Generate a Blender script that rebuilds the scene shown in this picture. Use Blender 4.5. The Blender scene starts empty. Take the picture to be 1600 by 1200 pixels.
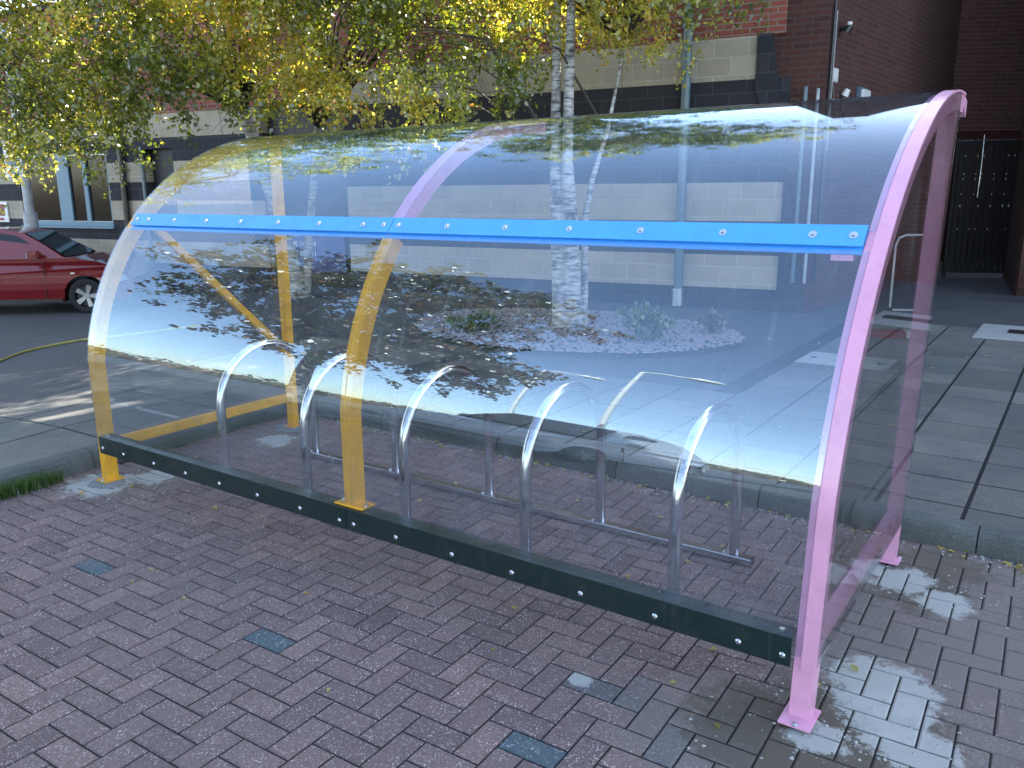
import bpy, bmesh, math, random
import numpy as np
from mathutils import Vector, Matrix, Quaternion
R = math.radians
PI = math.pi
rnd = random.Random(7)
sc = bpy.context.scene
C = sc.collection

# ------------------------------------------------------------------ camera
cam_d = bpy.data.cameras.new('camera'); cam = bpy.data.objects.new('camera', cam_d); C.objects.link(cam)
H_CAM = 1.6845; PITCH = .2272; ROLL = -.0054
cp, sp = math.cos(PITCH), math.sin(PITCH)
fw = Vector((0, cp, -sp)); rt0 = Vector((1, 0, 0)); up0 = Vector((0, sp, cp))
rt = rt0*math.cos(ROLL) + up0*math.sin(ROLL); up = -rt0*math.sin(ROLL) + up0*math.cos(ROLL)
cam.matrix_world = Matrix(((rt.x, up.x, -fw.x, 0), (rt.y, up.y, -fw.y, 0), (rt.z, up.z, -fw.z, H_CAM), (0, 0, 0, 1)))
cam_d.sensor_width = 36; cam_d.lens = 36*1288.6/1600; cam_d.clip_end = 600; cam_d.clip_start = .05
sc.camera = cam

# ------------------------------------------------------------------ light
SUN_AZ, SUN_EL = 48, 40
w = bpy.data.worlds.new('World'); sc.world = w; w.use_nodes = True
nt = w.node_tree; bg = nt.nodes['Background']
sky = nt.nodes.new('ShaderNodeTexSky'); sky.sky_type = 'NISHITA'; sky.sun_disc = False
sky.sun_elevation = R(SUN_EL); sky.sun_rotation = R(SUN_AZ)
sky.air_density = 1.0; sky.dust_density = .7; sky.ozone_density = 1.0
hs = nt.nodes.new('ShaderNodeHueSaturation'); hs.inputs['Saturation'].default_value = .90; nt.links.new(sky.outputs[0], hs.inputs['Color']); wb = nt.nodes.new('ShaderNodeMix'); wb.data_type = 'RGBA'; wb.blend_type = 'MULTIPLY'; wb.inputs[0].default_value = 1; wb.inputs[7].default_value = (1.03, 1.0, .98, 1); nt.links.new(hs.outputs[0], wb.inputs[6]); nt.links.new(wb.outputs[2], bg.inputs[0]); bg.inputs[1].default_value = .14
sd = bpy.data.lights.new('sun', 'SUN'); sd.energy = 5.0; sd.angle = R(.53); sd.color = (1, .93, .82)
sun = bpy.data.objects.new('sun', sd); C.objects.link(sun)
sdir = Vector((math.sin(R(SUN_AZ))*math.cos(R(SUN_EL)), math.cos(R(SUN_AZ))*math.cos(R(SUN_EL)), math.sin(R(SUN_EL))))
sun.rotation_euler = sdir.to_track_quat('Z', 'Y').to_euler(); sun.location = (8, 10, 20)
sc.view_settings.view_transform = 'Standard'; sc.view_settings.look = 'None'
sc.view_settings.exposure = 2.3; sc.view_settings.gamma = 1
sc.cycles.transparent_max_bounces = 24
sc.cycles.max_bounces = 8

# ------------------------------------------------------------------ materials
def newmat(name):
    m = bpy.data.materials.new(name); m.use_nodes = True
    n = m.node_tree; return m, n, n.nodes['Principled BSDF']
def N(n, t, **kw):
    d = n.nodes.new(t)
    for k, v in kw.items():
        if k in ('operation', 'blend_type', 'data_type', 'feature', 'distance', 'attribute_name', 'offset', 'wave_type', 'bands_direction', 'noise_dimensions', 'interpolation_type', 'vector_type'): setattr(d, k, v)
        else: d.inputs[k].default_value = v
    return d
def L(n, a, b): n.links.new(a, b)
def ramp(n, src, stops, interp='LINEAR'):
    r = n.nodes.new('ShaderNodeValToRGB'); r.color_ramp.interpolation = interp
    e = r.color_ramp.elements
    while len(e) < len(stops): e.new(.5)
    for i, (p, c) in enumerate(stops):
        e[i].position = p; e[i].color = (c, c, c, 1) if not hasattr(c, '__len__') else (*c, 1)
    L(n, src, r.inputs[0]); return r
def mix(n, fac, a, b, bt='MIX'):
    m = n.nodes.new('ShaderNodeMix'); m.data_type = 'RGBA'; m.blend_type = bt
    if hasattr(fac, 'node'): L(n, fac, m.inputs[0])
    else: m.inputs[0].default_value = fac
    for i, v in ((6, a), (7, b)):
        if hasattr(v, 'node'): L(n, v, m.inputs[i])
        else: m.inputs[i].default_value = (*v, 1)
    return m.outputs[2]
def objco(n): return n.nodes.new('ShaderNodeTexCoord').outputs['Object']
def bump(n, bs, src, strength=.3, dist=.01):
    b = N(n, 'ShaderNodeBump', Strength=strength, Distance=dist); L(n, src, b.inputs['Height']); L(n, b.outputs[0], bs.inputs['Normal'])

def mat_paint(name, col, rough=.32, dirt=.25, coat=.3, grime=.0):
    m, n, b = newmat(name); co = objco(n)
    a = N(n, 'ShaderNodeTexNoise', Scale=9., Detail=5.); L(n, co, a.inputs['Vector'])
    r = ramp(n, a.outputs[0], [(.35, 0), (.75, 1)])
    c = mix(n, r.outputs[0], col, tuple(x*(1-dirt) for x in col))
    if grime:
        g1 = N(n, 'ShaderNodeTexNoise', Scale=22., Detail=10., Roughness=.8); L(n, co, g1.inputs['Vector']); gr = ramp(n, g1.outputs[0], [(.5, 0), (.72, grime)])
        c = mix(n, gr.outputs[0], c, (.11, .10, .085))
        mp = N(n, 'ShaderNodeMapping'); L(n, co, mp.inputs[0]); mp.inputs['Scale'].default_value = (60, 60, 5)
        g2 = N(n, 'ShaderNodeTexNoise', Scale=1., Detail=5.); L(n, mp.outputs[0], g2.inputs['Vector']); gr2 = ramp(n, g2.outputs[0], [(.58, 0), (.8, grime*.8)])
        c = mix(n, gr2.outputs[0], c, (.16, .15, .13))
    L(n, c, b.inputs['Base Color'])
    r2 = ramp(n, a.outputs[0], [(.3, rough*.8), (.8, rough*1.5)]); L(n, r2.outputs[0], b.inputs['Roughness'])
    b.inputs['Coat Weight'].default_value = coat; b.inputs['Coat Roughness'].default_value = .15
    s = N(n, 'ShaderNodeTexNoise', Scale=260., Detail=2.); L(n, co, s.inputs['Vector']); bump(n, b, s.outputs[0], .06, .002)
    return m
YEL = mat_paint('yellow_paint', (.80, .40, .028), grime=.25); PINK = mat_paint('pink_paint', (.74, .36, .52), dirt=.12, grime=.16)
BLUE = mat_paint('blue_paint', (.06, .36, .88), dirt=.12, grime=.12); GREEN = mat_paint('dark_green_paint', (.004, .018, .018), .35, grime=.16)
WHITE = mat_paint('white_paint', (.75, .75, .73)); BLACK = mat_paint('black_paint', (.012, .012, .014), .4); REDP = mat_paint('red_plastic', (.22, .010, .018))
GREYP = mat_paint('grey_blue_paint', (.10, .16, .19), .4); GREYL = mat_paint('light_grey_paint', (.35, .38, .42), .45)
def mat_metal(name, col, rough, streak=True):
    m, n, b = newmat(name); co = objco(n); b.inputs['Metallic'].default_value = 1
    a = N(n, 'ShaderNodeTexNoise', Scale=14., Detail=6.); L(n, co, a.inputs['Vector'])
    r = ramp(n, a.outputs[0], [(.3, rough*.6), (.75, rough*1.8)]); L(n, r.outputs[0], b.inputs['Roughness'])
    c = mix(n, a.outputs[0], tuple(x*.8 for x in col), col); L(n, c, b.inputs['Base Color']); return m
STEEL = mat_metal('polished_steel', (.72, .74, .77), .17); BOLT = mat_metal('zinc_bolt', (.75, .77, .78), .25); GALV = mat_metal('galvanised_steel', (.5, .53, .56), .35)

def mat_clear(name, tint, f0, rough, smear, sheen=(.66, .85, 1.0)):
    m = bpy.data.materials.new(name); m.use_nodes = True; n = m.node_tree; n.nodes.clear()
    out = n.nodes.new('ShaderNodeOutputMaterial'); tr = n.nodes.new('ShaderNodeBsdfTransparent'); gl = n.nodes.new('ShaderNodeBsdfGlossy')
    df = n.nodes.new('ShaderNodeBsdfDiffuse'); df.inputs[0].default_value = (.6, .65, .7, 1)
    tr.inputs[0].default_value = (*tint, 1); gl.inputs['Roughness'].default_value = rough; gl.inputs[0].default_value = (*sheen, 1)
    co = objco(n)
    lw = N(n, 'ShaderNodeLayerWeight', Blend=.5)
    p = N(n, 'ShaderNodeMath', operation='POWER'); L(n, lw.outputs['Facing'], p.inputs[0]); p.inputs[1].default_value = 5
    mr = N(n, 'ShaderNodeMapRange'); L(n, p.outputs[0], mr.inputs[0]); mr.inputs[3].default_value = f0; mr.inputs[4].default_value = 1
    nz = N(n, 'ShaderNodeTexNoise', Scale=1.6, Detail=1.); L(n, co, nz.inputs['Vector'])
    bp = N(n, 'ShaderNodeBump', Strength=.03, Distance=.01); L(n, nz.outputs[0], bp.inputs['Height']); L(n, bp.outputs[0], gl.inputs['Normal'])
    ms = n.nodes.new('ShaderNodeMixShader'); L(n, mr.outputs[0], ms.inputs[0]); L(n, tr.outputs[0], ms.inputs[1]); L(n, gl.outputs[0], ms.inputs[2])
    # fine dust and dried rain on the plastic
    d = N(n, 'ShaderNodeTexNoise', Scale=3., Detail=8., Roughness=.7); L(n, co, d.inputs['Vector'])
    dr = ramp(n, d.outputs[0], [(.45, .0), (.8, smear)])
    mp = N(n, 'ShaderNodeMapping'); L(n, co, mp.inputs[0]); mp.inputs['Scale'].default_value = (38, 5, 1.3)
    st = N(n, 'ShaderNodeTexNoise', Scale=1., Detail=5., Roughness=.6); L(n, mp.outputs[0], st.inputs['Vector']); sr = ramp(n, st.outputs[0], [(.56, 0), (.78, .05)])
    vd = N(n, 'ShaderNodeTexVoronoi', Scale=32.); L(n, co, vd.inputs['Vector']); vr = ramp(n, vd.outputs['Distance'], [(.05, .35), (.10, 0)])
    pk = n.nodes.new('ShaderNodeSeparateColor'); L(n, vd.outputs['Color'], pk.inputs[0]); pr_ = ramp(n, pk.outputs[0], [(.88, 0), (.9, 1)])
    vm = N(n, 'ShaderNodeMath', operation='MULTIPLY'); L(n, vr.outputs[0], vm.inputs[0]); L(n, pr_.outputs[0], vm.inputs[1])
    a1_ = N(n, 'ShaderNodeMath', operation='ADD'); L(n, dr.outputs[0], a1_.inputs[0]); L(n, sr.outputs[0], a1_.inputs[1])
    a2_ = N(n, 'ShaderNodeMath', operation='ADD'); L(n, a1_.outputs[0], a2_.inputs[0]); L(n, vm.outputs[0], a2_.inputs[1]); dr = a2_
    m2 = n.nodes.new('ShaderNodeMixShader'); L(n, dr.outputs[0], m2.inputs[0]); L(n, ms.outputs[0], m2.inputs[1]); L(n, df.outputs[0], m2.inputs[2])
    L(n, m2.outputs[0], out.inputs[0]); return m
CLEAR = mat_clear('clear_polycarbonate', (.95, .965, .98), .102, .004, .035)
CLEAR_END = mat_clear('clear_end_sheet', (.95, .945, .95), .04, .004, .02, sheen=(.82, .80, .82))

def add_stains(n, co, col, spots, stain, strength=1.):
    """cement splashes and washed-in mortar round the feet: marks that stay on the paving"""
    for (x, y, r0, seed) in spots:
        sub = N(n, 'ShaderNodeVectorMath', operation='SUBTRACT'); L(n, co, sub.inputs[0]); sub.inputs[1].default_value = (x, y, 0)
        ln = N(n, 'ShaderNodeVectorMath', operation='LENGTH'); L(n, sub.outputs[0], ln.inputs[0])
        nz = N(n, 'ShaderNodeTexNoise', Scale=7.5, Detail=12., Roughness=.82); ad = N(n, 'ShaderNodeVectorMath', operation='ADD'); L(n, co, ad.inputs[0]); ad.inputs[1].default_value = (seed, seed*2, 0); L(n, ad.outputs[0], nz.inputs['Vector'])
        ma = N(n, 'ShaderNodeMath', operation='MULTIPLY_ADD'); L(n, nz.outputs[0], ma.inputs[0]); ma.inputs[1].default_value = 3.2*r0; ma.inputs[2].default_value = -1.6*r0
        sm = N(n, 'ShaderNodeMath', operation='ADD'); L(n, ln.outputs['Value'], sm.inputs[0]); L(n, ma.outputs[0], sm.inputs[1])
        mr = N(n, 'ShaderNodeMapRange'); L(n, sm.outputs[0], mr.inputs[0]); mr.inputs[1].default_value = r0*1.05; mr.inputs[2].default_value = r0*.85; mr.inputs[3].default_value = 0; mr.inputs[4].default_value = strength
        col = mix(n, mr.outputs[0], col, stain)
    return col

# shelter frame
SX, SY, STH, LEN, DEP = -2.464, 4.7186, -.6058, 4.143, 1.4474
cS, sS = math.cos(STH), math.sin(STH)
def S2W(x, y, z=0.): return Vector((SX+cS*x-sS*y, SY+sS*x+cS*y, z))
M_S = Matrix.Translation((SX, SY, 0)) @ Matrix.Rotation(STH, 4, 'Z')
def W2S(x, y): dx, dy = x-SX, y-SY; return (dx*cS+dy*sS, -dx*sS+dy*cS)
feet = [S2W(4.14, .0), S2W(4.14, 1.45), S2W(.02, .02), S2W(.02, 1.42)]

def mat_blocks():
    m, n, b = newmat('block_paving'); co = objco(n)
    at = n.nodes.new('ShaderNodeAttribute'); at.attribute_name = 'tone'
    at2 = n.nodes.new('ShaderNodeSeparateColor'); L(n, at.outputs['Color'], at2.inputs[0])
    base = ramp(n, at2.outputs[0], [(0, (.135, .088, .080)), (.5, (.190, .124, .112)), (1, (.245, .160, .138))])
    col = mix(n, at2.outputs[1], base.outputs[0], (.055, .100, .118))
    # exposed aggregate specks of two sizes
    v = N(n, 'ShaderNodeTexVoronoi', Scale=145.); L(n, co, v.inputs['Vector'])
    bw = n.nodes.new('ShaderNodeSeparateColor'); L(n, v.outputs['Color'], bw.inputs[0])
    near = ramp(n, v.outputs['Distance'], [(.25, 1), (.5, 0)])
    pick = ramp(n, bw.outputs[0], [(.62, 0), (.66, 1)])
    mu = N(n, 'ShaderNodeMath', operation='MULTIPLY'); L(n, near.outputs[0], mu.inputs[0]); L(n, pick.outputs[0], mu.inputs[1])
    fade = N(n, 'ShaderNodeTexNoise', Scale=14., Detail=6.); L(n, co, fade.inputs['Vector'])
    fr = ramp(n, fade.outputs[0], [(.35, .15), (.7, 1.)])
    mu2 = N(n, 'ShaderNodeMath', operation='MULTIPLY'); L(n, mu.outputs[0], mu2.inputs[0]); L(n, fr.outputs[0], mu2.inputs[1])
    col = mix(n, mu2.outputs[0], col, (.74, .65, .62))
    v2 = N(n, 'ShaderNodeTexVoronoi', Scale=260.); L(n, co, v2.inputs['Vector'])
    s2 = n.nodes.new('ShaderNodeSeparateColor'); L(n, v2.outputs['Color'], s2.inputs[0])
    dk = ramp(n, s2.outputs[1], [(.5, 0), (.7, .5)]); col = mix(n, dk.outputs[0], col, (.045, .036, .042))
    # broad dirt patches
    d = N(n, 'ShaderNodeTexNoise', Scale=1.1, Detail=7., Roughness=.65); L(n, co, d.inputs['Vector'])
    dr = ramp(n, d.outputs[0], [(.42, 0), (.72, .55)]); col = mix(n, dr.outputs[0], col, (.120, .108, .100))
    f = feet
    def spots(l): return [(S2W(x, y).x, S2W(x, y).y, r_, sd_) for (x, y, r_, sd_) in l]
    col = add_stains(n, co, col, spots([(4.42, .35, .46, 3.1), (4.38, .95, .42, 5.2), (4.45, 1.45, .34, 8.), (3.9, -.2, .30, 2.), (.12, .15, .34, 1.), (.30, .45, .26, 9.), (.15, 1.2, .36, 4.4), (4.75, .9, .3, 6.), (3.7, .5, .22, 12.)]), (.160, .148, .130), .55)
    col = add_stains(n, co, col, spots([(4.20, -.03, .30, 11.), (4.03, -.12, .24, 13.), (4.36, .12, .22, 19.), (4.28, 1.22, .22, 17.), (4.33, 1.55, .20, 23.)]), (.085, .072, .050), .75)
    col = add_stains(n, co, col, spots([(4.31, .36, .19, 7.), (4.35, .20, .15, 27.), (4.45, .06, .13, 31.), (4.20, -.05, .09, 33.), (4.20, 1.29, .14, 3.), (4.40, 1.15, .12, 37.), (.02, -.04, .20, 5.), (.16, .22, .13, 41.), (.17, 1.15, .14, 43.), (3.41, -.185, .045, 1.5)]), (.37, .385, .355), .85)
    L(n, col, b.inputs['Base Color']); b.inputs['Roughness'].default_value = .8
    h = N(n, 'ShaderNodeTexNoise', Scale=120., Detail=4.); L(n, co, h.inputs['Vector']); bump(n, b, h.outputs[0], .5, .004)
    return m
BLOCKS = mat_blocks()
def mat_soil(name, c1, c2, sc_=40., moss=None):
    m, n, b = newmat(name); co = objco(n)
    a = N(n, 'ShaderNodeTexNoise', Scale=sc_, Detail=6.); L(n, co, a.inputs['Vector']); col = mix(n, a.outputs[0], c1, c2)
    if moss:
        q = N(n, 'ShaderNodeTexNoise', Scale=2.5, Detail=5.); L(n, co, q.inputs['Vector']); r = ramp(n, q.outputs[0], [(.5, 0), (.65, .8)]); col = mix(n, r.outputs[0], col, moss)
    L(n, col, b.inputs['Base Color']); b.inputs['Roughness'].default_value = .95; bump(n, b, a.outputs[0], .8, .01); return m
BED = mat_soil('joint_sand', (.005, .005, .006), (.014, .013, .013), 60., (.012, .017, .007))
def mat_concrete(name, c1, c2, stain=(.06, .075, .075), speck=True, fine=110.):
    m, n, b = newmat(name); co = objco(n)
    at = n.nodes.new('ShaderNodeAttribute'); at.attribute_name = 'tone'
    s = n.nodes.new('ShaderNodeSeparateColor'); L(n, at.outputs['Color'], s.inputs[0])
    col = mix(n, s.outputs[0], c1, c2)
    a = N(n, 'ShaderNodeTexNoise', Scale=1.7, Detail=8., Roughness=.7); L(n, co, a.inputs['Vector']); r = ramp(n, a.outputs[0], [(.42, 0), (.68, .75)])
    col = mix(n, r.outputs[0], col, stain)
    f = N(n, 'ShaderNodeTexNoise', Scale=fine, Detail=4., Roughness=.8); L(n, co, f.inputs['Vector'])
    fr = ramp(n, f.outputs[0], [(.32, .55), (.7, 1.5)]); mm = mix(n, 1., col, (1, 1, 1), 'MULTIPLY'); L(n, fr.outputs[0], mm.node.inputs[7]); col = mm
    L(n, col, b.inputs['Base Color']); b.inputs['Roughness'].default_value = .85; bump(n, b, f.outputs[0], .35, .004); return m
SLAB = mat_concrete('concrete_slabs', (.098, .094, .086), (.165, .157, .140))
KERB = mat_concrete('kerb_stone', (.090, .098, .094), (.125, .132, .126), (.045, .05, .042))
ASPH = mat_concrete('asphalt', (.068, .070, .073), (.068, .070, .073), (.046, .048, .052), fine=160.)
PADM = mat_concrete('pale_concrete', (.34, .35, .33), (.38, .39, .37), (.22, .23, .22))

CEMENT = mat_concrete('mortar', (.20, .225, .225), (.24, .26, .26), (.10, .11, .10), fine=60.)
def mat_wallblocks(name, c1, c2, mortar, bw, bh, ms=.012, rough=.9, vary=.5):
    m, n, b = newmat(name)
    tc = n.nodes.new('ShaderNodeTexCoord'); sx = n.nodes.new('ShaderNodeSeparateXYZ'); L(n, tc.outputs['Object'], sx.inputs[0])
    ad = N(n, 'ShaderNodeMath', operation='ADD'); L(n, sx.outputs[0], ad.inputs[0]); L(n, sx.outputs[1], ad.inputs[1])
    cb = n.nodes.new('ShaderNodeCombineXYZ'); L(n, ad.outputs[0], cb.inputs[0]); L(n, sx.outputs[2], cb.inputs[1])
    br = n.nodes.new('ShaderNodeTexBrick'); L(n, cb.outputs[0], br.inputs['Vector'])
    br.inputs['Scale'].default_value = 1; br.inputs['Brick Width'].default_value = bw; br.inputs['Row Height'].default_value = bh
    br.inputs['Mortar Size'].default_value = ms; br.inputs['Mortar Smooth'].default_value = .15; br.inputs['Bias'].default_value = 0
    br.inputs['Color1'].default_value = (*c1, 1); br.inputs['Color2'].default_value = (*c2, 1); br.inputs['Mortar'].default_value = (*mortar, 1)
    a = N(n, 'ShaderNodeTexNoise', Scale=2., Detail=8., Roughness=.7); L(n, tc.outputs['Object'], a.inputs['Vector'])
    r = ramp(n, a.outputs[0], [(.3, .7), (.75, 1.25)]); col = mix(n, vary, br.outputs['Color'], (1, 1, 1), 'MULTIPLY'); L(n, r.outputs[0], col.node.inputs[7])
    L(n, col, b.inputs['Base Color']); b.inputs['Roughness'].default_value = rough
    f = N(n, 'ShaderNodeTexNoise', Scale=70., Detail=4.); L(n, tc.outputs['Object'], f.inputs['Vector'])
    hh = N(n, 'ShaderNodeMath', operation='MULTIPLY_ADD'); L(n, f.outputs[0], hh.inputs[0]); hh.inputs[1].default_value = .25
    inv = N(n, 'ShaderNodeMath', operation='SUBTRACT'); inv.inputs[0].default_value = 1; L(n, br.outputs['Fac'], inv.inputs[1]); L(n, inv.outputs[0], hh.inputs[2])
    bump(n, b, hh.outputs[0], .6, .008); return m
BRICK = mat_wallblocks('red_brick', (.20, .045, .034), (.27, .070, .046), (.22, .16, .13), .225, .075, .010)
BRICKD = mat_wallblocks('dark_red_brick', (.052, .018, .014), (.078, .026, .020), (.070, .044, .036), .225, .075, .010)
CREAM = mat_wallblocks('cream_blocks', (.33, .29, .22), (.40, .35, .27), (.42, .38, .31), .45, .2275, .012)
DARKB = mat_wallblocks('slate_grey_blocks', (.020, .021, .027), (.029, .029, .036), (.045, .045, .05), .45, .2275, .010)
def simple(name, col, rough=.6, metal=0., spec=.5):
    m, n, b = newmat(name); co = objco(n)
    a = N(n, 'ShaderNodeTexNoise', Scale=12., Detail=5.); L(n, co, a.inputs['Vector'])
    c = mix(n, a.outputs[0], tuple(x*.75 for x in col), tuple(min(1, x*1.2) for x in col)); L(n, c, b.inputs['Base Color'])
    b.inputs['Roughness'].default_value = rough; b.inputs['Metallic'].default_value = metal; b.inputs['Specular IOR Level'].default_value = spec; return m
WGLASS = simple('window_glass', (.006, .009, .012), .12, spec=.25); RUBBER = simple('tyre_rubber', (.012, .012, .013), .8)
BLUEFR = simple('blue_grey_frame', (.12, .22, .30), .4); DARKP = simple('dark_recess', (.010, .010, .013), .5)
CARRED = simple('car_red', (.17, .005, .008), .25); CARRED.node_tree.nodes['Principled BSDF'].inputs['Coat Weight'].default_value = 1
CGLASS = simple('car_glass', (.012, .018, .018), .05); ALLOY = simple('alloy', (.35, .36, .38), .35, .8)
HOSE = simple('hose_yellow', (.30, .27, .05), .5); STONE = simple('pebble', (.24, .23, .24), .9); STONEP = simple('pebble_pink', (.28, .21, .21), .9)
SIGNBLUE = simple('sign_blue', (.012, .028, .16), .4)
def mat_bark():
    m, n, b = newmat('birch_bark'); co = objco(n)
    mp = N(n, 'ShaderNodeMapping'); L(n, co, mp.inputs[0]); mp.inputs['Scale'].default_value = (5, 5, 26)
    a = N(n, 'ShaderNodeTexNoise', Scale=1.2, Detail=5., Roughness=.65); L(n, mp.outputs[0], a.inputs['Vector'])
    r = ramp(n, a.outputs[0], [(.36, (.05, .046, .044)), (.46, (.30, .285, .27)), (.62, (.56, .54, .51))])
    g = N(n, 'ShaderNodeTexNoise', Scale=4., Detail=3.); L(n, co, g.inputs['Vector']); r2 = ramp(n, g.outputs[0], [(.56, 0), (.66, .8)])
    col = mix(n, r2.outputs[0], r.outputs[0], (.05, .045, .042)); L(n, col, b.inputs['Base Color']); b.inputs['Roughness'].default_value = .8; bump(n, b, a.outputs[0], .5, .01); return m
BARK = mat_bark(); TWIG = simple('twig_bark', (.055, .040, .035), .8)
def mat_leaf(name, stops):
    m = bpy.data.materials.new(name); m.use_nodes = True; n = m.node_tree; n.nodes.clear()
    out = n.nodes.new('ShaderNodeOutputMaterial'); df = n.nodes.new('ShaderNodeBsdfDiffuse'); tl = n.nodes.new('ShaderNodeBsdfTranslucent'); gl = n.nodes.new('ShaderNodeBsdfGlossy')
    at = n.nodes.new('ShaderNodeAttribute'); at.attribute_name = 'tone'; s = n.nodes.new('ShaderNodeSeparateColor'); L(n, at.outputs['Color'], s.inputs[0])
    r = ramp(n, s.outputs[0], stops)
    L(n, r.outputs[0], df.inputs[0]); hs = N(n, 'ShaderNodeHueSaturation', Value=3.4, Saturation=1.08); L(n, r.outputs[0], hs.inputs['Color']); L(n, hs.outputs[0], tl.inputs[0])
    gl.inputs['Roughness'].default_value = .35; gl.inputs[0].default_value = (.8, .8, .8, 1)
    m1 = n.nodes.new('ShaderNodeMixShader'); m1.inputs[0].default_value = .5; L(n, df.outputs[0], m1.inputs[1]); L(n, tl.outputs[0], m1.inputs[2])
    m2 = n.nodes.new('ShaderNodeMixShader'); m2.inputs[0].default_value = .11; L(n, m1.outputs[0], m2.inputs[1]); L(n, gl.outputs[0], m2.inputs[2])
    L(n, m2.outputs[0], out.inputs[0]); return m
LEAF = mat_leaf('birch_leaves', [(0, (.042, .060, .008)), (.4, (.130, .150, .018)), (.7, (.30, .28, .045)), (.9, (.50, .40, .10)), (1, (.40, .20, .06))])
LEAFD = mat_leaf('dark_leaves', [(0, (.030, .040, .015)), (.6, (.060, .060, .020)), (.85, (.14, .075, .025)), (1, (.20, .09, .03))])
SHRUB = mat_leaf('shrub_leaves', [(0, (.03, .06, .02)), (1, (.10, .14, .05))])
GRASSM = mat_leaf('grass_blades', [(0, (.03, .07, .012)), (1, (.08, .12, .03))])
FARM = mat_leaf('far_foliage', [(0, (.05, .065, .02)), (.5, (.10, .10, .03)), (.8, (.20, .12, .04)), (1, (.25, .13, .04))])

# ------------------------------------------------------------------ mesh helpers
class MB:
    def __init__(s): s.v = []; s.f = []; s.m = []; s.mi = 0
    def add(s, vs, fs):
        o = len(s.v); s.v += [tuple(v) for v in vs]; s.f += [tuple(i+o for i in f) for f in fs]; s.m += [s.mi]*len(fs)
    def box(s, x0, x1, y0, y1, z0, z1, bev=0.):
        if bev <= 0:
            s.add([(x, y, z) for z in (z0, z1) for y in (y0, y1) for x in (x0, x1)], [(0, 2, 3, 1), (4, 5, 7, 6), (0, 1, 5, 4), (2, 6, 7, 3), (0, 4, 6, 2), (1, 3, 7, 5)]); return
        b = bmesh.new(); bmesh.ops.create_cube(b, size=1)
        for v in b.verts: v.co = Vector(((x0+x1)/2+v.co.x*(x1-x0), (y0+y1)/2+v.co.y*(y1-y0), (z0+z1)/2+v.co.z*(z1-z0)))
        bmesh.ops.bevel(b, geom=b.edges[:], offset=bev, segments=2, affect='EDGES')
        s.bm(b)
    def bm(s, b, M=None):
        b.verts.index_update()
        s.add([(M @ v.co if M else v.co)[:] for v in b.verts], [[v.index for v in f.verts] for f in b.faces]); b.free()
    def tube(s, pts, r, n=10, cap=True):
        pts = [Vector(p) for p in pts]; rs = r if hasattr(r, '__len__') else [r]*len(pts)
        t = (pts[1]-pts[0]).normalized(); a = t.orthogonal().normalized(); vs = []; fs = []
        for i, p in enumerate(pts):
            t2 = (pts[min(i+1, len(pts)-1)]-pts[max(i-1, 0)]).normalized()
            a = (t.rotation_difference(t2) @ a); a = (a-t2*a.dot(t2)).normalized(); t = t2; b = t.cross(a)
            for k in range(n): q = 2*PI*k/n; vs.append(p+(a*math.cos(q)+b*math.sin(q))*rs[i])
        for i in range(len(pts)-1):
            for k in range(n): k2 = (k+1) % n; fs.append((i*n+k, i*n+k2, (i+1)*n+k2, (i+1)*n+k))
        if cap: fs.append(tuple(range(n))[::-1]); fs.append(tuple((len(pts)-1)*n+k for k in range(n)))
        s.add(vs, fs)
    def prism(s, poly, axis, a0, a1):
        """polygon (2D) extruded along an axis; axis 'x': poly=(y,z); 'y': (x,z); 'z': (x,y)"""
        n = len(poly)
        def P(p, a): return (a, p[0], p[1]) if axis == 'x' else (p[0], a, p[1]) if axis == 'y' else (p[0], p[1], a)
        s.add([P(p, a0) for p in poly]+[P(p, a1) for p in poly], [tuple(range(n)), tuple(range(2*n-1, n-1, -1))]+[(i, n+i, n+(i+1) % n, (i+1) % n) for i in range(n)])
    def build(s, name, mat, parent=None, smooth=False, fix=True, tone=None, mats=None):
        me = bpy.data.meshes.new(name); me.from_pydata(s.v, [], s.f)
        for mm in (mats or [mat]): me.materials.append(mm)
        if mats: me.polygons.foreach_set('material_index', s.m)
        if tone is not None:
            at = me.color_attributes.new('tone', 'FLOAT_COLOR', 'POINT'); at.data.foreach_set('color', np.asarray(tone, dtype=np.float32).ravel())
        if fix:
            b = bmesh.new(); b.from_mesh(me); bmesh.ops.recalc_face_normals(b, faces=b.faces[:]); b.to_mesh(me); b.free()
        if smooth:
            me.polygons.foreach_set('use_smooth', [True]*len(me.polygons))
            me.set_sharp_from_angle(angle=R(38))
        o = bpy.data.objects.new(name, me); C.objects.link(o)
        if parent: o.parent = parent
        return o
def tag(o, label=None, cat=None, group=None, kind=None):
    if label: o['label'] = label
    if cat: o['category'] = cat
    if group: o['group'] = group
    if kind: o['kind'] = kind
    return o
def empty(name, label=None, cat=None, loc=(0, 0, 0), rz=0, group=None):
    o = bpy.data.objects.new(name, None); C.objects.link(o); o.location = loc; o.rotation_euler = (0, 0, rz); o.empty_display_size = .2
    return tag(o, label, cat, group)
def copy_tree(o, parent=None):
    c = o.copy(); C.objects.link(c)
    if parent: c.parent = parent
    for ch in o.children: copy_tree(ch, c)
    return c

# ------------------------------------------------------------------ ground
def drop(x, y):
    t = min(1, max(0, (-x-2.8)/4.6)); return -.485*t*t*(3-2*t)
def gz(x, y): return .110+drop(x, y)
UPZ = .115
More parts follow.
